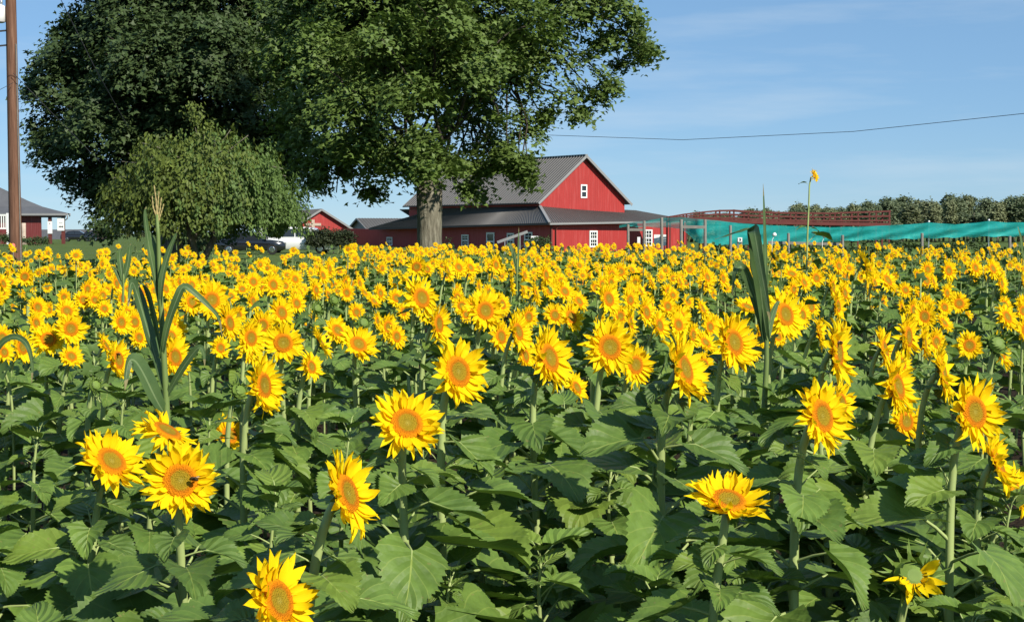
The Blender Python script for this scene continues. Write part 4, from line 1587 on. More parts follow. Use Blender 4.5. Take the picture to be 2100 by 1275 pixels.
def window(parent, c, right, w, h, cols=2, rows=2, frame_w=0.10, name='window', out=None, sashgap=True):
    """double-hung window: centre c (local), right = wall direction; parts: frame, panes, muntins as sub-parts"""
    right = Vector(right).normalized()
    up = Vector((0, 0, 1))
    nrm = right.cross(up).normalized()          # outward
    c = Vector(c)
    m = MB()
    for s in (-1, 1):
        m.bar(c + right * (s * (w / 2 - frame_w / 2)) - up * h / 2, c + right * (s * (w / 2 - frame_w / 2)) + up * h / 2, frame_w, 0.09, 0, nrm)
    for z in (-h / 2 + frame_w / 2, h / 2 - frame_w / 2) + ((0.0,) if sashgap else ()):
        m.bar(c + up * z - right * (w / 2 - frame_w), c + up * z + right * (w / 2 - frame_w), 0.085, frame_w, 0, up)
    fo = m.build(name, M['white'], parent)
    iw, ih = w - 2 * frame_w, h - 2 * frame_w
    zs = [(-ih / 2, -frame_w / 2), (frame_w / 2, ih / 2)] if sashgap else [(-ih / 2, ih / 2)]
    for (z0, z1) in zs:
        g = MB()
        a, b = c - right * iw / 2 + up * z0 - nrm * .02, c + right * iw / 2 + up * z0 - nrm * .02
        q = [a, b, b + up * (z1 - z0), a + up * (z1 - z0)]
        g.add(q + [p - nrm * .02 for p in q], [(0, 1, 2, 3), (7, 6, 5, 4), (0, 4, 5, 1), (1, 5, 6, 2), (2, 6, 7, 3), (3, 7, 4, 0)])
        g.build('pane', M['glass'], fo)
        mm = MB()
        for i in range(1, cols):
            x_ = -iw / 2 + iw * i / cols
            mm.bar(c + right * x_ + up * z0 + nrm * .005, c + right * x_ + up * z1 + nrm * .005, .05, .03, 0, nrm)
        for j in range(1, rows):
            z = z0 + (z1 - z0) * j / rows
            mm.bar(c - right * iw / 2 + up * z + nrm * .009, c + right * iw / 2 + up * z + nrm * .009, .03, .05, 0, up)
        if mm.v:
            tag(mm.build('muntin', M['white'], fo), kind='stuff')
    return fo


# ------------------------------------------------------------------ red barn
A = P(1107, 480, 150)
yaw = math.atan2(.61, .79)
barn = empty('red_barn', (A.x, A.y, 0), yaw, 'red barn with grey metal gable roof and wraparound lean-to behind the maple', 'barn')
W, Lb = 10.76, 22.0
ze, zr = 4.98, 9.20
OV = 0.55
m = MB()
wall_poly(m, [(0, 0, 0), (W, 0, 0), (W, 0, ze), (W / 2, 0, zr - .12), (0, 0, ze)], .2)
m.build('gable_wall', M['red'], barn)
m = MB()
wall_poly(m, [(0, Lb, 0), (0, .2, 0), (0, .2, ze), (0, Lb, ze)], .2)
m.build('side_wall', M['red'], barn)
m = MB()
wall_poly(m, [(W, .2, 0), (W, Lb, 0), (W, Lb, ze), (W, .2, ze)], .2)
m.build('side_wall', M['red'], barn)
m = MB()
wall_poly(m, [(W, Lb + .2, 0), (0, Lb + .2, 0), (0, Lb + .2, ze), (W / 2, Lb + .2, zr - .12), (W, Lb + .2, ze)], .2)
m.build('gable_wall', M['red'], barn)
sl = (zr - ze) / (W / 2)
for s in (0, 1):
    xe = -OV if s == 0 else W + OV
    m = MB()
    q = [(xe, -.5, ze - OV * sl + .06), (xe, Lb + .5, ze - OV * sl + .06), (W / 2, Lb + .5, zr + .06), (W / 2, -.5, zr + .06)]
    ribbed_sheet(m, q, .42, .055)
    rf = m.build('roof', M['roof'], barn)
    m = MB()
    m.bar((xe, -.53, ze - OV * sl - .02), (W / 2, -.53, zr - .02), .05, .24, 0)
    m.build('bargeboard', M['trim'], barn)
m = MB()
m.bar((W / 2, -.52, zr + .12), (W / 2, Lb + .52, zr + .12), .34, .07)
m.build('ridge_cap', M['trim'], barn)
m = MB()
m.bar((-OV - .03, -.5, ze - OV * sl), (-OV - .03, Lb + .5, ze - OV * sl), .12, .12)
m.build('gutter', M['dark_trim'], barn)
zg = lambda py: P(1190, py, 152.6).z
window(barn, (W / 2 + .06, -.04, (zg(378) + zg(406)) / 2), (1, 0, 0), .80, zg(378) - zg(406), 1, 1, .13)

# lean-to: corner points in barn space
inv = (Matrix.Translation((A.x, A.y, 0)) @ Matrix.Rotation(yaw, 4, 'Z')).inverted()
loc = lambda p: inv @ p
ca = loc(P(1127, 457, 144.2))          # front-left eave corner
cb = loc(P(757, 468, 172.0))           # far left eave corner
cr_e = loc(P(1415, 452, 158.0))        # far right eave
hi = 4.28
hiB = P(858, 443, 178)
m = MB()
ribbed_sheet(m, [cb, ca, Vector((-.02, -.05, hi)), Vector((-.02, 16.5, hi))], .32, .045)
m.build('lean_to_roof', M['roof'], barn)
m = MB()
ribbed_sheet(m, [ca + Vector((0, 0, 0.0)), cr_e, Vector((W + 3.2, 2.0, hi - .25)), Vector((-.02, -.05, hi))], .32, .045)
m.build('lean_to_roof', M['roof'], barn)
m = MB()
m.bar(ca + Vector((0, 0, .06)), Vector((-.02, -.05, hi + .07)), .26, .07)
m.build('hip_cap', M['trim'], barn)
m = MB()
ribbed_sheet(m, [loc(P(757, 468, 172.0) + Vector((6, 14, 0))), cb, Vector((-.02, 16.5, hi)), Vector((-.02, 24.0, hi))], .32, .045)
m.build('lean_to_roof', M['roof'], barn)
for (a, b) in ((cb, ca), (ca, cr_e)):
    m = MB()
    m.bar(a - Vector((0, 0, .10)), b - Vector((0, 0, .10)), .14, .17)
    m.build('gutter', M['trim'] if a is ca else M['dark_trim'], barn)
# lean-to walls (set back under the eaves)
wf0 = loc(Vector((P(1131, 480, 145.2).x, 145.2, 0)))
wf1 = loc(Vector((P(1289, 480, 153.0).x, 153.0, 0)))
wl1 = loc(Vector((P(778, 480, 173.5).x, 173.5, 0)))
up = lambda p, z: Vector((p.x, p.y, z))
zt = ca.z - .12
m = MB()
wall_poly(m, [up(wf0, 0), up(wf1, 0), up(wf1, zt + .35), up(wf0, zt)], .18)
m.build('lean_to_wall', M['red'], barn)
m = MB()
wall_poly(m, [up(wl1, 0), up(wf0, 0), up(wf0, zt - .02), up(wl1, cb.z - .1)], .18)
m.build('lean_to_wall', M['red'], barn)
m = MB()
wall_poly(m, [up(wf1, 0), up(wf1, 0) + Vector((.3, 6, 0)), up(wf1, zt + .3) + Vector((.3, 6, 0)), up(wf1, zt + .3)], .18)
m.build('lean_to_wall', M['red'], barn)
m = MB()
wall_poly(m, [up(wl1, 0) + Vector((0.6, 9, 0)), up(wl1, 0), up(wl1, cb.z - .1), up(wl1, cb.z) + Vector((0.6, 9, 0))], .18)
m.build('lean_to_wall', M['red'], barn)
# wing beyond the front wall, right: recessed red wall behind the net
wr0 = loc(Vector((P(1291, 480, 160.0).x, 160.0, 0)))
wr1 = loc(Vector((P(1409, 480, 166.0).x, 166.0, 0)))
m = MB()
wall_poly(m, [up(wr0, 0), up(wr1, 0), up(wr1, 3.0), up(wr0, 3.2)], .18)
m.build('porch_wall', M['red'], barn)
m = MB()
m.bar(up(wf0, 0) + Vector((-.05, -.05, 0)), up(wf0, zt) + Vector((-.05, -.05, 0)), .16, .16)
m.build('corner_trim', M['red_paint'], barn)
m = MB()
pd = up(wf0, 0).lerp(up(wf1, 0), .045) + Vector((0, -.1, 0))
m.tube([pd + Vector((0, 0, .1)), pd + Vector((0, 0, zt - .5)), pd + Vector((.02, -.3, zt - .15)), pd + Vector((.02, -.34, zt))], [.06] * 4, 8)
m.build('downspout', M['red_paint'], barn, True)
fd = (up(wf1, 0) - up(wf0, 0)).normalized()


def on_wall(w0, w1, px, t_wall):
    """local point on a wall line seen at pixel column px"""
    best = min((abs(proj(barn_m @ w0.lerp(w1, s / 400.0))[0] - px), s / 400.0) for s in range(401))
    return w0.lerp(w1, best[1])


barn_m = Matrix.Translation((A.x, A.y, 0)) @ Matrix.Rotation(yaw, 4, 'Z')
pw = on_wall(up(wf0, 0), up(wf1, 0), 1216, 0)
dpw = (barn_m @ pw).y
z1, z0 = P(1216, 473, dpw).z, P(1216, 507, dpw).z
window(barn, pw + Vector((0, 0, (z1 + z0) / 2)) + fd.cross(Vector((0, 0, 1))) * .05, fd, 1.12, z1 - z0, 3, 2, .14)
ld = (up(wf0, 0) - up(wl1, 0)).normalized()
lo = ld.cross(Vector((0, 0, 1)))
for (px, ya, yb, w_, kind) in ((955, 481, 512, 1.35, 'window'), (1085, 476, 507, 1.35, 'window'), (1048, 478, 508, 1.2, 'window'), (800, 486, 506, 1.3, 'window')):
    pw = on_wall(up(wl1, 0), up(wf0, 0), px, 0)
    dpw = (barn_m @ pw).y
    z1, z0 = P(px, ya, dpw).z, max(.4, P(px, yb, dpw).z)
    window(barn, pw + Vector((0, 0, (z1 + z0) / 2)) + lo * .05, ld, w_, z1 - z0, 2, 2, .13)
pw = on_wall(up(wl1, 0), up(wf0, 0), 1007, 0)
dpw = (barn_m @ pw).y
z1 = P(1007, 477, dpw).z
window(barn, pw + Vector((0, 0, z1 / 2 + .02)) + lo * .05, ld, 1.45, z1, 1, 1, .15, 'door')
# porch posts and beam right of the front wall
m = MB()
for px in ():
    pass
pb0, pb1 = loc(P(1291, 459, 152.5)), loc(P(1412, 455, 158.5))

# things near the barn
def sign(name, label, px0, px1, y0, y1, d, lines, post=True, cat='sign', dark=None):
    a, b = P(px0, y1, d), P(px1, y0, d)
    cx = (a.x + b.x) / 2
    gz = hterr(cx, d)
    root = empty(name, (cx, d, gz), 0, label, cat)
    w_, z0, z1 = b.x - a.x, a.z - gz, b.z - gz
    MB().box(-w_ / 2, w_ / 2, -.02, .02, max(.02, z0), z1).build('board', M['white'], root)
    if post:
        for s in (-1, 1):
            MB().box(s * w_ * .38 - .03, s * w_ * .38 + .03, .025, .085, 0, z1 - .04).build('post', M['grey_wood'], root)
    if lines:
        mm = MB()
        h = z1 - max(.02, z0)
        for (fx0, fx1, fz0, fz1) in lines:
            mm.box(-w_ / 2 + w_ * fx0, -w_ / 2 + w_ * fx1, -.028, -.021, max(.02, z0) + h * fz0, max(.02, z0) + h * fz1)
        tag(mm.build('lettering', M['black'], root), kind='stuff')
    return root


sign('notice_board', 'small white notice board by the dark barn side wall', 1089, 1104, 484, 494, 130, [(.1, .3, .3, .7), (.36, .52, .3, .7), (.58, .72, .35, .7), (.78, .92, .3, .6)])
sign('white_board', 'white panel standing behind the net posts beside the barn', 1341, 1366, 481, 504, 120, [])
sign('white_board', 'narrow white paper notice behind the net posts by the barn porch', 1307, 1313, 486, 500, 140, [])
# white framed sash unit standing by the porch
q = P(1328, 488, 150)
sr = empty('window_unit', (q.x, 150, 0), 0.2, 'white framed window on the recessed porch wall behind the netting', 'window')
window(sr, (0, 0, q.z), (1, 0, 0), .95, 1.6, 3, 2, .12, 'frame')
MB().box(-.46, .46, .02, .5, 0, q.z - .8).build('plinth', M['red_paint'], sr)
# tilted grey conveyor
cv = empty('farm_conveyor', (P(1050, 480, 127).x, 127, 0), 0, 'tilted grey metal farm conveyor parked beside the barn side wall', 'conveyor')
a, b = P(1020, 497, 127), P(1082, 475, 127)
o_ = Vector((P(1050, 480, 127).x, 127, 0))
for s in (-.35, .35):
    MB().bar(a - o_ + Vector((0, s, 0)), b - o_ + Vector((0, s, 0)), .06, .22).build('side_rail', M['trim'], cv)
MB().bar(a - o_, b - o_, .62, .04).build('belt', M['black'], cv)
for f in (.25, .75):
    for s in (-.35, .35):
        q = (a - o_).lerp(b - o_, f) + Vector((0, s, -.1))
        MB().bar((q.x, q.y, 0), q, .06, .06).build('leg', M['metal'], cv)
for s in (-.42, .42):
    MB().tube([(0, s - .06, .32), (0, s + .06, .32)], [.32, .32], 16).build('wheel', M['rubber'], cv)

# ------------------------------------------------------------------ far red gable and its grey neighbour
def gable_house(name, label, px0, px1, ye, yr, d, rot, length, wallmat, roofmat, ov=.5, cross=None, thing='building'):
    a, b = P(px0, ye, d), P(px1, ye, d)
    w_ = (b.x - a.x) / max(.2, math.cos(rot))
    gz = hterr((a.x + b.x) / 2, d)
    ze_, zr_ = a.z - gz, P((px0 + px1) / 2, yr, d).z - gz
    root = empty(name, (a.x, d, gz), rot, label, thing)
    mm = MB()
    wall_poly(mm, [(0, 0, 0), (w_, 0, 0), (w_, 0, ze_), (w_ / 2, 0, zr_ - .08), (0, 0, ze_)], .2)
    mm.build('gable_wall', wallmat, root)
    for (x_, s) in ((0, 1), (w_, -1)):
        mm = MB()
        pts = [(x_, length, 0), (x_, .2, 0), (x_, .2, ze_), (x_, length, ze_)]
        wall_poly(mm, pts if x_ == 0 else [pts[1], pts[0], pts[3], pts[2]], .2)
        mm.build('side_wall', wallmat, root)
    sl_ = (zr_ - ze_) / (w_ / 2)
    for (xe, s) in ((-ov, 0), (w_ + ov, 1)):
        mm = MB()
        ribbed_sheet(mm, [(xe, -.4, ze_ - ov * sl_ + .05), (xe, length + .3, ze_ - ov * sl_ + .05), (w_ / 2, length + .3, zr_ + .05), (w_ / 2, -.4, zr_ + .05)], .4, .04)
        mm.build('roof', roofmat, root)
        mm = MB()
        mm.bar((xe, -.43, ze_ - ov * sl_ - .03), (w_ / 2, -.43, zr_ - .03), .05, .22)
        mm.build('bargeboard', M['trim'], root)
    return root, w_, ze_, zr_


rg, w_, ze_, zr_ = gable_house('red_shed', 'small red gabled shed seen between the weeping tree and the maple', 588, 724, 474, 429, 182, 0.32, 16, M['red'], M['roof'])
for (dx, wd, z0, z1) in ((2.0, .35, ze_ - .6, zr_ - 1.2),):
    MB().box(dx + .9, dx + .9 + wd, -.09, -.03, z0, z1).build('timber', M['pale'], rg)
    MB().box(dx + .1, dx + 2.0, -.10, -.031, z1 - .7, z1 - .4).build('timber', M['pale'], rg)
gs, w2, e2, r2 = gable_house('grey_shed', 'low grey roofed shed right of the small red gable', 700, 790, 492, 449, 205, -1.05, 12, M['trim'], M['roof'])

# ------------------------------------------------------------------ left building with porch
LB = 165.0
gz = hterr(P(60, 480, LB).x, LB)
ox = P(0, 480, LB).x
lb = empty('porch_building', (ox, LB, gz), 0, 'dark brick-red building with grey hipped roof and open porch at the left edge', 'building')
lx = lambda px: P(px, 480, LB).x - ox
lz = lambda py: P(60, py, LB).z - gz
sx_ = lambda px, y_: P(px, 480, LB + y_).x - ox
m = MB()
wall_poly(m, [(-12, 0, 0), (lx(84), 0, 0), (lx(84), 0, lz(441)), (-12, 0, lz(441))], .25)
m.build('brick_wall', M['dark_red'], lb)
m = MB()
wall_poly(m, [(sx_(83.5, .25), .25, 0), (sx_(82, 9), 9, 0), (sx_(82, 9), 9, lz(441)), (sx_(83.5, .25), .25, lz(441))], .25)
m.build('brick_wall', M['dark_red'], lb)
# roof with a bell-cast slope: strips from eave to ridge, front and right hip
prof = [(143, lz(438), -.7), (118, lz(431.5), .9), (88, lz(423), 2.6), (58, lz(410), 3.6), (30, lz(396), 4.2), (0, lz(381), 4.8)]
m = MB()
vs = []
for (x_, z_, y_) in prof:
    vs += [(-14, y_, z_), (sx_(x_, y_), y_, z_), (sx_(x_ - 1, 9.6 - y_), 9.6 - y_, z_), (-14, 9.6 - y_, z_)]
fs = []
for i in range(len(prof) - 1):
    a_ = 4 * i
    fs += [(a_, a_ + 1, a_ + 5, a_ + 4), (a_ + 1, a_ + 2, a_ + 6, a_ + 5), (a_ + 2, a_ + 3, a_ + 7, a_ + 6)]
k = 4 * (len(prof) - 1)
fs += [(k, k + 1, k + 2, k + 3), (0, 3, 2, 1)]
m.add(vs, fs)
m.build('roof', M['shingle'], lb)
m = MB()
m.bar((-14, -.74, lz(440)), (lx(143) + .05, -.74, lz(440)), .1, .22)
m.build('fascia', M['trim'], lb)
m = MB()
m.bar((sx_(143, -.78) + .06, -.78, lz(440)), (sx_(142, 10) + .06, 10, lz(440)), .1, .22)
m.build('fascia', M['trim'], lb)
m = MB()
m.bar((lx(84), -.2, lz(444)), (lx(136), -.2, lz(444)), .25, .22)
m.build('beam', M['dark_trim'], lb)
for (px, y_) in ((104, -.2), (131, -.2)):
    MB().box(lx(px) - .16, lx(px) + .16, y_ - .16, y_ + .16, 0, lz(446)).build('porch_column', M['red_paint'], lb)
m = MB()
g0 = Vector((lx(142), -.8, lz(440)))
m.tube([g0, g0 + Vector((.08, 0, -.25)), g0 + Vector((0, .1, -.45)), Vector((lx(134), -.35, lz(453))), Vector((lx(134), -.3, lz(460)))], [.06] * 5, 8)
m.build('downspout', M['trim'], lb, True)
tag(MB().tube([(lx(41), -.95, lz(444)), (lx(41), -.75, lz(444)), (lx(41), -.55, lz(443))], [.10, .20, .10], 10).build('lamp', M['white'], lb, True))
# signs on the porch
sg = empty('porch_sign', (ox + lx(105), LB - .42, gz), 0, 'narrow white sign fixed to the porch column nearer the wall', 'sign')
MB().box(-.24, .24, -.03, .03, lz(479), lz(454)).build('board', M['white'], sg)
MB().box(-.03, .03, -.045, -.031, lz(460), lz(457)).build('lettering', M['red_paint'], sg)
sg = empty('arrow_sign', (ox + lx(127.5), LB - .45, gz), 0, 'white sign with black arrow at the outer porch corner', 'sign')
MB().box(-.36, .36, -.03, .03, lz(473), lz(447)).build('board', M['white'], sg)
m = MB()
zc = lz(465)
for (x_, s) in ((-.20, 1), (.04, 1)):
    m.add([(x_, -.036, zc - .05), (x_ + .12, -.036, zc - .05), (x_ + .12, -.036, zc - .13), (x_ + .24, -.036, zc), (x_ + .12, -.036, zc + .13), (x_ + .12, -.036, zc + .05), (x_, -.036, zc + .05)], [(0, 1, 5, 6), (2, 3, 4)])
m.build('arrow', M['black'], sg)
m = MB()
for x_ in (-.18, -.08, .02, .12):
    m.box(x_, x_ + .07, -.04, -.031, lz(458), lz(457) + .02)
tag(m.build('lettering', M['trim'], sg), kind='stuff')
# balustrade
bl = empty('balustrade', (ox, LB - 6, gz), 0, 'white wooden balustrade at the left edge before the brick-red building', 'railing')
bz = lambda py: P(10, py, LB - 6).z - gz
bx = lambda px: P(px, 480, LB - 6).x - ox
MB().box(bx(-40), bx(16), -.06, .06, bz(443), bz(440)).build('top_rail', M['white'], bl)
MB().box(bx(-40), bx(16), -.06, .06, bz(470), bz(467)).build('bottom_rail', M['white'], bl)
for i in range(12):
    px = -38 + i * 4.6
    MB().box(bx(px) - .045, bx(px) + .045, -.04, .04, bz(467) + .003, bz(443) - .003).build('baluster', M['white'], bl)
for px in (16, -10):
    MB().box(bx(px) - .1, bx(px) + .1, -.1, .1, 0, bz(437)).build('post', M['white'], bl)
# stump
st_ = empty('wood_stump', (P(48, 480, 155).x, 155, hterr(P(48, 480, 155).x, 155)), 0, 'tall tan cut tree stump beside the utility pole', 'stump')
zt_ = P(48, 458, 155).z - st_.location.z
m = MB()
m.tube([(0, 0, 0), (0, 0, .3), (.03, 0, zt_ * .6), (.02, 0, zt_), (.02, 0, zt_ + .02)], [.32, .25, .22, .24, .20], 12)
m.build('trunk', M['pale'], st_, True)
MB().tube([(.02, 0, zt_ + .021), (.02, 0, zt_ + .03)], [.19, .18], 12).build('cut_face', M['cream'], st_)
# far tan-gabled barn
fb, w3, e3, r3 = gable_house('far_barn', 'far long shed with tan gable end beyond the porch', 160, 201, 492, 471, 300, 0.75, 30, M['cream'], M['shingle'], .6)
# dark things along the lawn edge: parked cars in the distance


# ------------------------------------------------------------------ vehicles
def loft(m, sections, mat=0):
    """sections: list of (x, [(y,z)...]) closed rings"""
    k = len(sections[0][1])
    vs, fs = [], []
    for (x_, ring) in sections:
        vs += [(x_, y_, z_) for (y_, z_) in ring]
    for i in range(len(sections) - 1):
        for j in range(k):
            j2 = (j + 1) % k
            fs.append((i * k + j, i * k + j2, (i + 1) * k + j2, (i + 1) * k + j))
    fs.append(tuple(range(k))[::-1])
    fs.append(tuple((len(sections) - 1) * k + j for j in range(k)))
    m.add(vs, fs, mat)


def body_ring(hw, z0, z1, r=.12):
    return [(-hw, z0 + r), (-hw + r, z0), (hw - r, z0), (hw, z0 + r), (hw, z1 - r), (hw - r, z1), (-hw + r, z1), (-hw, z1 - r)]


def vehicle(name, label, loc_, rz, length, width, hood, belt, roof, prof_low, prof_top, paint, cat='car', windows=()):
    root = empty(name, loc_, rz, label, cat)
    hw = width / 2
    m = MB()
    loft(m, [(x_, body_ring(hw * f, zb, zt_, .10)) for (x_, zb, zt_, f) in prof_low])
    m.build('body', paint, root, True)
    m = MB()
    rings = []
    for (x_, z_, f) in prof_top:
        b0 = belt - .03
        rings.append((x_, [(-hw * .97, b0), (hw * .97, b0), (hw * .96 * f, z_ - .06), (hw * .90 * f, z_), (-hw * .90 * f, z_), (-hw * .96 * f, z_ - .06)]))
    loft(m, rings)
    cb_ = m.build('cabin', paint, root, False)
    for (x0, x1, xt0, xt1) in windows:
        for s in (-1, 1):
            g = MB()
            zt_ = roof - .14
            y0, y1 = hw * .985, hw * .955
            pts = [(x0, s * y0, belt + .03), (x1, s * y0, belt + .03), (xt1, s * y1, zt_), (xt0, s * y1, zt_)]
            g.add(pts + [(p[0], p[1] - s * .03, p[2]) for p in pts], [(0, 1, 2, 3), (7, 6, 5, 4), (0, 4, 5, 1), (1, 5, 6, 2), (2, 6, 7, 3), (3, 7, 4, 0)])
            g.build('window', M['glass'], root)
    for x_ in (-length * .31, length * .31):
        for s in (-1, 1):
            w = MB().tube([(x_, s * (hw - .20), .33), (x_, s * (hw + .01), .33)], [.33, .33], 18).build('wheel', M['rubber'], root)
            MB().tube([(x_, s * (hw + .012), .33), (x_, s * (hw + .03), .33)], [.20, .17], 14).build('rim', M['chrome'], w)
    for s in (-1, 1):
        MB().box(length / 2 - .12, length / 2 + .01, s * hw * .62 - .16, s * hw * .62 + .16, .62, .78).build('headlight', M['chrome'], root)
        MB().box(-length / 2 - .01, -length / 2 + .12, s * hw * .66 - .14, s * hw * .66 + .14, .70, .90).build('taillight', M['taillight'], root)
        MB().box(length * .20, length * .20 + .16, s * (hw + .09) - .09, s * (hw + .09) + .09, belt + .02, belt + .16).build('mirror', paint, root)
    return root


def low_prof(L, hood, belt, trunk):
    h = L / 2
    return [(-h, .38, trunk - .10, .86), (-h + .12, .28, trunk, .95), (-h * .55, .24, belt, 1.0), (h * .30, .24, belt, 1.0), (h * .55, .24, hood + .06, .99), (h - .2, .26, hood - .05, .93), (h, .36, hood - .2, .82)]


q = P(515, 480, 106)
vehicle('black_car', 'black car parked beside the weeping tree, white van behind it', (q.x, 106, hterr(q.x, 106)), R(6), 4.6, 1.8, .92, .98, 1.52,
        low_prof(4.6, .92, .98, 1.02), [(-1.75, 1.05, .90), (-1.25, 1.42, .86), (-.5, 1.52, .85), (.25, 1.48, .85), (1.05, 1.02, .93)], M['carblack'],
        windows=((-1.30, -.42, -.98, -.42), (-.34, .62, -.34, .20)))
q = P(612, 480, 113)
vehicle('white_van', 'long white van parked behind the black car', (q.x, 113, hterr(q.x, 113)), R(-4), 5.6, 1.95, 1.10, 1.16, 1.88,
        low_prof(5.6, 1.08, 1.16, 1.14), [(-2.65, 1.80, .92), (-2.4, 1.88, .90), (.6, 1.88, .90), (1.2, 1.80, .90), (2.1, 1.20, .94)], M['carwhite'], 'van',
        windows=((-2.35, -1.3, -2.3, -1.3), (-1.2, -.1, -1.2, -.1), (0, 1.25, 0, .9)))
# orange and white trailer roof behind the van
q = P(580, 480, 128)
tb = empty('flat_trailer', (q.x, 128, hterr(q.x, 128)), 0, 'white flat trailer with orange edge strip behind the white van', 'trailer')
zt_ = P(580, 470, 128).z - tb.location.z
MB().box(-1.9, 1.7, -.9, .9, .7, zt_ - .12).build('box', M['carwhite'], tb)
MB().box(-1.95, -.6, -.95, .95, zt_ - .115, zt_).build('edge_strip', M['orange'], tb)
MB().box(-.58, 1.75, -.95, .95, zt_ - .115, zt_ + .02).build('lid', M['white'], tb)
for s in (-.8, .8):
    MB().tube([(0, s - .1, .35), (0, s + .1, .35)], [.35, .35], 16).build('wheel', M['rubber'], tb)
for (px, d, paint, lab) in ((160, 215, 'carblack', 'dark far parked car just right of the porch columns'), (186, 222, 'dark_trim', 'dark far parked car under the dark tree, right of the porch')):
    q = P(px, 480, d)
    vehicle('far_car', lab, (q.x, d, hterr(q.x, d)), R(160 if px > 170 else 10), 4.5, 1.8, .92, .98, 1.5,
            low_prof(4.5, .92, .98, 1.02), [(-1.75, 1.05, .90), (-1.25, 1.40, .86), (-.5, 1.5, .85), (.25, 1.46, .85), (1.05, 1.02, .93)], M[paint], windows=((-1.30, -.42, -.98, -.42), (-.34, .62, -.34, .20)))

# ------------------------------------------------------------------ utility pole and wires
d = 49.0
b0, t0 = P(32, 505, d), P(21, -60, d)
dirp = (t0 - b0).normalized()
base = b0 - dirp * (b0.z / dirp.z)
top = b0 + dirp * ((10.4 - b0.z) / dirp.z)
pole = empty('utility_pole', base, 0, 'brown wooden utility pole at the left edge', 'pole')
m = MB()
m.tube([Vector((0, 0, -.02))] + [(top - base) * f for f in (.1, .25, .4, .55, .7, .85, 1)], [.205, .198, .188, .178, .172, .166, .16, .15], 14)
m.build('shaft', M['pole'], pole, True)
pt = lambda z: (top - base) * (z / (top - base).z)
m = MB()
c_ = pt(P(10, 30, d).z) + Vector((-.36, -.05, 0))
hh = (P(10, 12, d).z - P(10, 47, d).z) / 2
m.tube([c_ + Vector((0, 0, -hh)), c_ + Vector((0, 0, -hh + .03)), c_ + Vector((0, 0, hh - .03)), c_ + Vector((0, 0, hh)), c_ + Vector((0, 0, hh + .04))], [.14, .20, .20, .17, .05], 14)
tr0 = m.build('transformer', M['white'], pole, True)
for s in (-1, 1):
    MB().tube([c_ + Vector((s * .08, 0, hh + .02)), c_ + Vector((s * .08, 0, hh + .12)), c_ + Vector((s * .08, 0, hh + .2))], [.03, .045, .02], 8).build('bushing', M['metal'], tr0, True)
MB().bar(pt(9.7) + Vector((-1.1, -.2, 0)), pt(9.7) + Vector((1.1, -.2, 0)), .1, .12).build('crossarm', M['grey_wood'], pole)
for z_, px in ((P(5, 62, d).z, 0), (P(5, 92, d).z, 1)):
    MB().bar(pt(z_), pt(z_) + Vector((-.42, -.12, -.06)), .04, .05).build('bracket', M['black'], pole)
    MB().tube([pt(z_) + Vector((-.40, -.12, -.02)), pt(z_) + Vector((-.40, -.12, .05)), pt(z_) + Vector((-.40, -.12, .1))], [.03, .05, .03], 8).build('insulator', M['black'], pole, True)
MB().tube([pt(.3) + Vector((.19, -.1, 0)), pt(4.0) + Vector((.175, -.1, 0)), pt(7.5) + Vector((.165, -.1, 0))], [.02] * 3, 6).build('conduit', M['grey_wood'], pole)


def wire(label, pts, r=.012, sag=0.0, n=14):
    pts = [Vector(p) for p in pts]
    out = []
    for a, b in zip(pts, pts[1:]):
        for i in range(n):
            s = i / n
            q_ = a.lerp(b, s)
            q_.z -= sag * 4 * s * (1 - s)
            out.append(q_)
    out.append(pts[-1])
    MBo = MB().tube(out, [r] * len(out), 5)
    o_ = MBo.build('overhead_wire', M['wire'], None, True)
    tag(o_, label, 'wire', 'overhead wires')


wire('thin overhead wire crossing the open sky right of the maple', [P(860, 268, 78), P(1400, 287, 70), P(1750, 270, 64), P(2120, 231, 56)], .012)
wire('overhead wire slanting down from the top left across the dark tree', [P(95, -60, 46), P(135, 20, 47), P(195, 140, 48), P(265, 265, 50.5)], .011)
wire('thin service wire from the pole sloping down to the weeping tree', [P(27, 150, 48.7), P(100, 225, 49), P(205, 332, 50)], .009)
wire('wire running off the pole past the left edge', [pt(P(5, 92, d).z) + base + Vector((-.4, -.12, .1)), P(-60, 120, 44)], .012)
wire('faint upper wire from the pole to the left edge', [P(27, 170, 48.7), P(-40, 205, 46)], .008)

# red marker at the pole foot
q = P(27, 505, 46.5)
mk = empty('marker_flag', (q.x, 46.5, 0), 0, 'small faded red marker at the foot of the utility pole', 'marker')
MB().tube([(0, 0, 0), (0, 0, q.z - .05)], [.012, .012], 6).build('stake', M['grey_wood'], mk)
m = MB()
m.tube([(0, 0, q.z - .08), (0, 0, q.z), (.0, 0, q.z + .06), (0, 0, q.z + .09)], [.05, .065, .05, .01], 10)
m.build('cap', M['pink'], mk, True)

# ------------------------------------------------------------------ teal net on posts
def gpost(px, ytop, d, w=.11, lab=None):
    q = P(px, ytop, d)
    r_ = empty('fence_post', (q.x, d, 0), 0, lab, 'post', 'wooden posts along the teal net')
    mm = MB()
    mm.tube([(0, 0, -.02), (0.01, 0, q.z * .5), (0, 0, q.z - .02), (0, 0, q.z)], [w * .55, w * .52, w * .5, w * .42], 9)
    mm.build('shaft', M['grey_wood'], r_, True)
    return r_


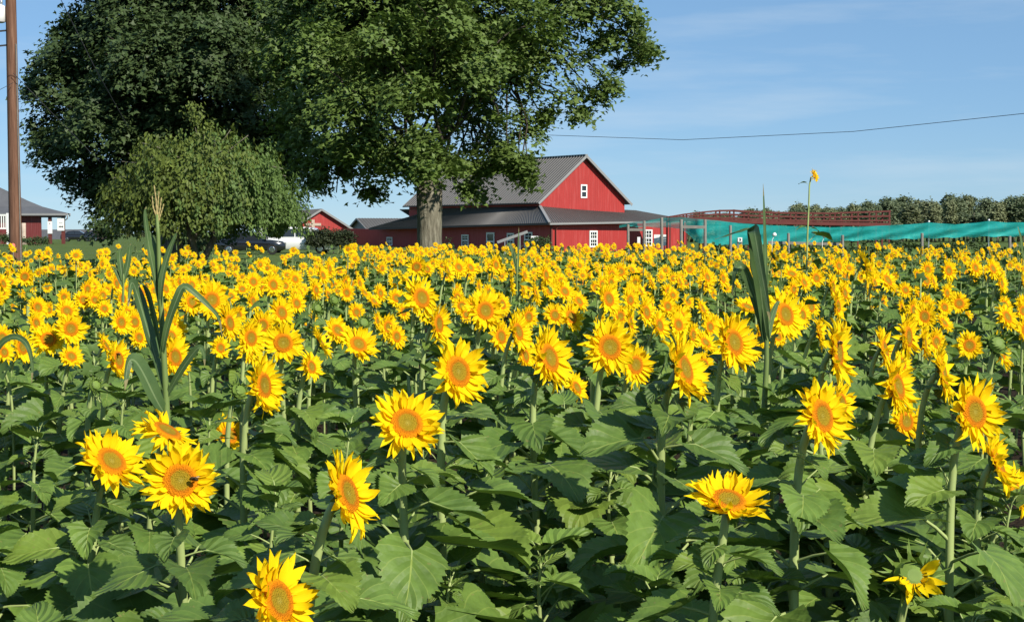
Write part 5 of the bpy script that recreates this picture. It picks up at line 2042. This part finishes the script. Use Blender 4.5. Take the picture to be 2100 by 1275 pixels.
for (px, yt, dd, lab) in ((1288, 460, 60, 'grey post nearest the red front wall of the barn'), (1321, 453, 56, 'grey net post in front of the white porch window'), (1357, 446, 55, 'grey net post rising above the white panel'),
                          (1397, 450, 50, 'tall grey net post right of the white panel'), (1446, 450, 56, 'grey net post at the top of the teal net'), (1498, 462, 57, 'grey net post beside the small white sign'),
                          (1617, 478, 58, 'short grey post beside the bent corn leaf'), (1728, 482, 58, 'short grey post just right of the lone tall sunflower'), (1891, 478, 58, 'grey post standing alone before the teal net, right part'), (2071, 484, 58, 'grey post under the teal net near the right edge')):
    gpost(px, yt, dd, .105, lab)
for (pa, pb, ya, yb, dd, lab) in ((1290, 1321, 471, 471, 58, 'pale horizontal fence rail beside the barn, first span'), (1397, 1446, 465, 466, 53, 'pale horizontal rail between two net posts'), (1575, 1728, 497, 501, 58.3, 'long low grey rail under the teal net'), (2071, 2112, 503, 503, 58.2, 'low grey rail near the right edge')):
    a, b = P(pa, ya, dd), P(pb, yb, dd)
    tag(MB().bar(a, b, .05, .10).build('fence_rail', M['grey_wood']), lab, 'rail', 'rails along the teal net')
m = MB()
TOPN = [(1270, 462, 66), (1300, 455, 66), (1330, 452, 65), (1360, 447, 64), (1395, 445, 63), (1430, 449, 62), (1470, 452, 62), (1500, 456, 62), (1560, 461, 62), (1630, 464, 62), (1700, 466, 62), (1760, 465, 62), (1820, 462, 62), (1865, 460, 62), (1905, 456.5, 62), (1960, 460, 62), (2000, 457, 62), (2028, 453, 62), (2060, 456, 62), (2120, 456, 62)]
BOTN = [(1270, 466), (1300, 465), (1330, 466), (1360, 467), (1395, 468), (1430, 497), (1470, 502), (1500, 503), (1560, 502), (1630, 499), (1700, 496), (1760, 493), (1820, 491), (1865, 490), (1905, 489), (1960, 487), (2000, 486), (2028, 485), (2060, 485), (2120, 484)]
nr = random.Random(4)
rows = 9


def net_sheet(m, i0, off, amp):
    idx = []
    pts_ = []
    for (a, b) in zip(list(zip(TOPN, BOTN))[i0:], list(zip(TOPN, BOTN))[i0 + 1:]):
        for s in range(6):
            f = s / 6
            tp = [a[0][k_] + (b[0][k_] - a[0][k_]) * f for k_ in range(3)]
            bt = [a[1][k_] + (b[1][k_] - a[1][k_]) * f for k_ in range(2)]
            pts_.append((tp, bt))
    pts_.append((list(TOPN[-1]), list(BOTN[-1])))
    vs = []
    for (tp, bt) in pts_:
        ph = tp[0] * .031
        for j in range(rows):
            g = j / (rows - 1)
            dd = tp[2] + off * g + amp * math.sin(g * 9 + ph * 2.1) * g + amp * .8 * math.sin(ph * 3.3 + g * 4)
            vs.append(P(tp[0], tp[1] + (bt[1] - tp[1]) * g + 1.2 * math.sin(ph * 5 + g * 6) * g, dd))
    n_ = len(pts_)
    m.add(vs, [(i * rows + j, (i + 1) * rows + j, (i + 1) * rows + j + 1, i * rows + j + 1) for i in range(n_ - 1) for j in range(rows - 1)])


net_sheet(m, 0, 0.15, .10)
net_sheet(m, 6, 0.8, .12)
tag(m.build('shade_net', M['net'], None, True), 'long sagging teal net strung across the right side behind the sunflowers', 'net')
for (px, yt) in ((1905, 455), (2028, 452)):
    q = P(px, yt, 62.3)
    r_ = empty('net_pole', (q.x, 62.3, 0), 0, 'thin pale pole holding up the net, ' + ('nearer the right edge' if px > 2000 else 'above the lone grey post'), 'pole', 'thin poles holding the net')
    MB().tube([(0, 0, 0), (0, 0, q.z)], [.025, .02], 8).build('shaft', M['metal'], r_)
    MB().tube([(0, 0, q.z + .001), (0, 0, q.z + .05)], [.05, .03], 8).build('cap', M['white'], r_)
for (px, y0, y1, lab) in ((1588, 477, 498, 'white rounded cap on a thin bent stake before the teal net'), (1691, 480, 500, 'white round knob on a thin stake right of the lone tall sunflower')):
    q = P(px, (y0 + 4), 57)
    r_ = empty('white_marker', (q.x, 57, 0), 0, lab, 'marker', 'white markers before the net')
    MB().tube([(-.08, 0, 0), (-.08, 0, q.z - .2), (0, 0, q.z - .05)], [.012, .012, .012], 6).build('stake', M['white'], r_)
    m = MB()
    m.tube([(0, 0, q.z - .06), (0, 0, q.z - .02), (.01, 0, q.z + .04), (.01, 0, q.z + .075)], [.055, .085, .065, .015], 12)
    m.build('cap', M['white'], r_, True)
sign('field_sign', 'small white square sign with a dark mark in front of the teal net', 1513, 1522, 487, 496, 57.5, [(.3, .7, .25, .4), (.45, .7, .25, .75), (.3, .7, .6, .75)])

# ------------------------------------------------------------------ red walkway
DW = 116.0
wk = empty('red_walkway', (P(1600, 480, DW).x, DW, 0), 0, 'raised red wooden walkway with rails behind the teal net', 'walkway')
wo_ = wk.location.copy()
TR = [(1372, 445), (1400, 439.5), (1440, 434.5), (1476, 431), (1500, 430), (1540, 433), (1600, 435), (1700, 436.5), (1760, 434), (1825, 432)]
DK = [(1372, 455), (1400, 452), (1440, 452), (1476, 454.5), (1500, 456), (1540, 457.5), (1600, 459), (1700, 461), (1760, 462), (1825, 463)]


def itp(tab, x_):
    for (a, ya), (b, yb) in zip(tab, tab[1:]):
        if a <= x_ <= b:
            return ya + (yb - ya) * (x_ - a) / (b - a)
    return tab[-1][1]


POSTX = [1374, 1408, 1442, 1476, 1505, 1535, 1568, 1597, 1632, 1667, 1702, 1725, 1760, 1797, 1824]
for row, (dy, sk) in enumerate(((0, 0), (2.2, 0))):
    for px in POSTX:
        a, b = P(px, itp(TR, px) - .8, DW), P(px, itp(DK, px), DW)
        MB().box(a.x - wo_.x - .055, a.x - wo_.x + .055, dy - .055, dy + .055, 0, a.z + (0 if dy == 0 else 0)).build('post', M['red_paint'], wk)
    for pa, pb in zip(POSTX, POSTX[1:]):
        for f in (0.04, .36, .66):
            ya = itp(TR, pa) + (itp(DK, pa) - itp(TR, pa)) * f
            yb = itp(TR, pb) + (itp(DK, pb) - itp(TR, pb)) * f
            a, b = P(pa, ya, DW) - wo_ + Vector((0, dy - .08, 0)), P(pb, yb, DW) - wo_ + Vector((0, dy - .08, 0))
            MB().bar(a, b, .04, .11).build('rail', M['red_paint'], wk)
        a, b = P(pa, itp(DK, pa) - 2.2, DW) - wo_ + Vector((0, dy - .09, 0)), P(pb, itp(DK, pb) - 2.2, DW) - wo_ + Vector((0, dy - .09, 0))
        MB().bar(a, b, .05, .24).build('fascia_board', M['red_paint'], wk)
for pa, pb in zip(POSTX, POSTX[1:]):
    a, b = P(pa, itp(DK, pa) - .3, DW) - wo_ + Vector((0, 1.1, 0)), P(pb, itp(DK, pb) - .3, DW) - wo_ + Vector((0, 1.1, 0))
    MB().bar(a, b, 2.05, .06).build('deck_plank', M['red_paint'], wk)
for f in (.04, .36, .66, .93):
    a = P(1824, itp(TR, 1824) + (itp(DK, 1824) - itp(TR, 1824)) * f, DW) - wo_
    MB().bar(a + Vector((.08, 0, 0)), a + Vector((.08, 2.2, 0)), .04, .14 if f < .9 else .24).build('rail', M['red_paint'], wk)
for px in (1697,):
    for f in (.04, .36, .66):
        a = P(px, itp(TR, px) + (itp(DK, px) - itp(TR, px)) * f, DW) - wo_
        MB().bar(a, a + Vector((0, 2.2, 0)), .04, .13).build('rail', M['red_paint'], wk)

# ------------------------------------------------------------------ corn plants
def blade(root, pts, w, d, mat, dz=(0, 0), face=None, fold=.25):
    """long leaf: pts are (px, py[, depth offset]); w maximum width in m"""
    raw = [P(p[0], p[1], d + (p[2] if len(p) > 2 else 0)) for p in pts]
    # smooth (Catmull-Rom)
    q_ = [raw[0] * 2 - raw[1]] + raw + [raw[-1] * 2 - raw[-2]]
    cl = []
    for i in range(1, len(q_) - 2):
        for s in range(4):
            t_ = s / 4
            a, b, c_, e = q_[i - 1], q_[i], q_[i + 1], q_[i + 2]
            cl.append(.5 * ((2 * b) + (c_ - a) * t_ + (2 * a - 5 * b + 4 * c_ - e) * t_ * t_ + (3 * b - 3 * c_ + e - a) * t_ ** 3))
    cl.append(raw[-1])
    n_ = len(cl)
    vs, uv = [], []
    for i, p in enumerate(cl):
        tg = (cl[min(i + 1, n_ - 1)] - cl[max(i - 1, 0)]).normalized()
        sd = tg.cross(Vector(face or (0.35, -1, .25)).normalized())
        if sd.length < 1e-3:
            sd = Vector((1, 0, 0))
        sd.normalize()
        nm = sd.cross(tg)
        s = i / (n_ - 1)
        ww = 0.78 * w * (0.55 + .45 * min(1, s * 4)) * max(.02, 1 - max(0, s - .45) / .55) ** .7 / 2
        rip = .025 * w * math.sin(i * 1.3)
        for tt in (-1, -.5, 0, .5, 1):
            vs.append(p - root.location + sd * (tt * ww) + nm * (fold * ww * abs(tt) + rip * abs(tt) * (1 if tt > 0 else -1)))
            uv.append((s, tt))
    m = MB().add(vs, [(i * 5 + j, (i + 1) * 5 + j, (i + 1) * 5 + j + 1, i * 5 + j + 1) for i in range(n_ - 1) for j in range(4)], 0, uv)
    return m.build('leaf', mat, root, True)


def corn(label, d, stalk, blades, tassel=()):
    b = P(stalk[0][0], stalk[0][1], d)
    root = empty('corn_plant', (b.x, d, 0.006), 0, label, 'corn', 'corn plants among the sunflowers')
    pts = [Vector((0, 0, 0))] + [P(x_, y_, d) - root.location for (x_, y_) in stalk]
    n_ = len(pts)
    MB().tube(pts, [.014 * (1 - .62 * i / (n_ - 1)) for i in range(n_)], 8).build('stalk', M['corn_stalk'], root, True)
    for bl_ in blades:
        blade(root, bl_[0], bl_[1], d, M['corn'], face=bl_[2] if len(bl_) > 2 else None)
    for tp in tassel:
        pp = [P(x_, y_, d) - root.location for (x_, y_) in tp]
        full = []
        for a, b_ in zip(pp, pp[1:]):
            for s in range(5):
                full.append(a.lerp(b_, s / 5))
        full.append(pp[-1])
        MB().tube(full, [(.0040 if i % 2 else .0024) * (1 - .5 * i / len(full)) for i in range(len(full))], 6).build('tassel_branch', M['tassel'], root)
    return root


corn('tall corn plant with a tan tassel rising above the sunflowers on the left', 5.3, [(345, 930), (340, 800), (333, 680), (327, 560), (324, 480), (322, 440)],
     [([(337, 800), (318, 730, .03), (298, 660, .05), (282, 605, .05), (272, 580, .03), (266, 592, 0), (263, 628, -.03)], .062, (.9, -.6, .2)),
      ([(332, 725), (318, 650, -.04), (305, 600, -.06), (292, 580, -.08), (284, 590, -.1)], .040, (-.7, -.8, .1)),
      ([(330, 735), (343, 670, -.04), (362, 615, -.06), (377, 588, -.06), (400, 602, -.06), (428, 628, -.06), (448, 652, -.05), (456, 690, -.03)], .036, (.2, -.7, .7)),
      ([(338, 850), (318, 815, -.05), (292, 762, -.08), (274, 738, -.1), (262, 748, -.12), (256, 800, -.14)], .078, (.8, -.6, .1)),
      ([(340, 815), (368, 765, -.03), (394, 727, -.05), (410, 712, -.06), (418, 726, -.06), (420, 750, -.06)], .034, (.2, -.8, .5)),
      ([(330, 640), (316, 560, 0), (304, 495, 0), (297, 440, 0), (299, 425, 0)], .030, (.7, -.7, .1)),
      ([(328, 640), (332, 575, -.02), (344, 525, -.02), (357, 490, -.02), (364, 474, -.02)], .030, (-.3, -.9, .1)),
      ([(329, 600), (320, 540, .02), (314, 500, .02), (300, 470, .02), (290, 462, .02)], .026, (.5, -.8, .1))],
     [[(322, 445), (320, 410), (316, 380)], [(323, 450), (328, 430), (331, 405)], [(322, 448), (314, 425), (312, 402)], [(324, 455), (331, 435), (336, 418)], [(322, 446), (324, 415), (326, 392)]])
corn('tall corn plant with a broad folded leaf and upright tip, right half', 5.9, [(1562, 930), (1567, 840), (1572, 740), (1572, 640), (1569, 560), (1568, 500)],
     [([(1571, 640), (1570, 560, -.02), (1568, 470, -.02), (1565, 377, -.02)], .022, (.3, -1, 0)),
      ([(1572, 700), (1562, 610, -.05), (1553, 540, -.1), (1548, 490, -.15), (1546, 472, -.2), (1550, 490, -.26), (1562, 560, -.3), (1574, 625, -.32), (1580, 660, -.33)], .062, (-.25, -.9, .1)),
      ([(1571, 560), (1556, 495, .03), (1540, 472, .06), (1515, 476, .08), (1490, 484, .1), (1466, 491, .12)], .032, (.1, -.5, .9)),
      ([(1569, 700), (1552, 620, -.03), (1530, 560, -.04), (1518, 548, -.05), (1507, 560, -.06), (1502, 605, -.06)], .05, (-.6, -.8, .2)),
      ([(1571, 610), (1558, 580, .02), (1545, 550, .03), (1538, 530, .04)], .04, (-.4, -.9, 0)),
      ([(1570, 720), (1580, 660, .03), (1592, 625, .05), (1600, 618, .06)], .03, (.2, -.9, .2))])
corn('small far corn plant poking up in front of the barn lean-to', 15.0, [(1060, 600), (1060, 560), (1062, 520)],
     [([(1062, 560), (1063, 510), (1064, 466)], .026), ([(1060, 560), (1052, 520), (1044, 500), (1038, 508)], .045), ([(1061, 550), (1056, 525), (1052, 508)], .03)])
corn('small dark corn plant left of the tasselled corn stalk, far', 12.0, [(252, 620), (253, 580), (254, 540)],
     [([(253, 580), (262, 540), (266, 510), (268, 500)], .055), ([(252, 575), (247, 545), (245, 520), (250, 505)], .06), ([(253, 590), (240, 560), (232, 550)], .045)])
corn('corn plant at the left edge whose grey leaf droops over a sunflower', 4.9, [(-30, 900), (-28, 800), (-26, 740)],
     [([(-28, 780), (-5, 715, -.02), (22, 692, -.03), (45, 696, -.04), (59, 715, -.05), (66, 750, -.05), (65, 785, -.05)], .028, (.3, -.8, .5)), ([(-28, 790), (-40, 700), (-60, 680)], .04)])
corn('thin dark corn blade at the right edge before the net', 24.0, [(2098, 545), (2098, 530), (2097, 512)],
     [([(2098, 530), (2094, 490), (2087, 464)], .06), ([(2098, 530), (2104, 500), (2110, 490)], .05)])

# ------------------------------------------------------------------ the lone tall sunflower
dl = 20.0
c = P(1671, 360, dl)
n = nvec(58, 18)
base = Vector((P(1656, 540, dl).x, dl, 0.006))
rt = empty('sunflower', base)
tag(rt, 'lone very tall sunflower on a thin stem rising above the field, side view', 'sunflower', 'sunflowers of the front rows')
tp_ = c - base - n * .02
path = [Vector((0, 0, 0)), P(1654, 560, dl) - base, P(1656, 480, dl) - base, P(1659, 410, dl) - base, P(1660, 380, dl) - base, P(1663, 364, dl) - base, tp_]
full = []
for i in range(len(path) - 1):
    for s in range(4):
        full.append(path[i].lerp(path[i + 1], s / 4))
full.append(path[-1])
MB().tube(full, [.013 - .005 * i / len(full) for i in range(len(full))], 8).build('stem', M['stem'], rt, True)
hd = link('flower_head', CALYX[0], rt, mtx=Matrix.Translation(c - base) @ frame(n, .4) @ Matrix.Scale(.085, 4))
link('disc', DISC, hd)
tag(link('petals', RINGS[2], hd), kind='stuff')
for (py, az, s) in ((378, 2.9, .45), (470, .3, .6), (472, 3.3, .55), (497, .2, 1.25), (525, 2.6, 1.0), (530, 5.2, 1.1), (550, .9, 1.2), (565, 3.8, 1.2)):
    o_ = link('leaf', LEAVES[int(py) % 14], rt, P(1657, py, dl) - base)
    o_.rotation_euler = (0, 0, az)
    o_.scale = (s, s, s)


# ------------------------------------------------------------------ bees
def bee(px, py, dist, label):
    p = P(px, py, dist)
    root = empty('bee', p, random.uniform(0, 6), label, 'bee', 'bees on the sunflowers')
    m = MB()
    m.tube([(-.012, 0, 0), (-.009, 0, .001), (-.003, 0, .002), (.0, 0, .001), (.003, 0, .002), (.007, 0, .002), (.010, 0, .001), (.0135, 0, 0)], [.001, .0045, .0055, .003, .0052, .0045, .0034, .001], 8)
    m.build('body', M['bee'], root, True)
    for s in (-1, 1):
        MB().add([(0, 0, .005), (-.004, s * .010, .007), (-.011, s * .008, .006), (-.009, s * .003, .006), (-.004, s * .010, .0074), (-.011, s * .008, .0064)], [(0, 1, 2, 3), (1, 4, 5, 2)]).build('wing', M['wing'], root)


for (px, py, hx_, lab) in ((398, 983, 0, 'dark bee on the right rim of the large lower-left sunflower'), (1721, 704, 18, 'dark bee on the disc of the tall narrow sunflower'), (243, 727, 32, 'small bee on the disc of the sunflower left of the corn'), (520, 776, 12, 'small bee on the sunflower below the weeping tree')):
    dist = HDIST[hx_]
    bee(px, py, dist - 0.016, lab)

# tell apart the few that would share a label
from collections import defaultdict
same = defaultdict(list)
for o_ in list(COL.objects):
    if o_.parent is None and o_.get('category') in ('sunflower', 'plant'):
        same[o_['label']].append(o_)
ORD = ['first', 'second', 'third', 'fourth', 'fifth', 'sixth', 'seventh', 'eighth', 'ninth', 'tenth', 'eleventh', 'twelfth']
for lab, os_ in same.items():
    if 1 < len(os_) <= 12:
        for k_, o_ in enumerate(sorted(os_, key=lambda q_: q_.location.x / q_.location.y)):
            o_['label'] = lab + f', {ORD[k_]} from left'
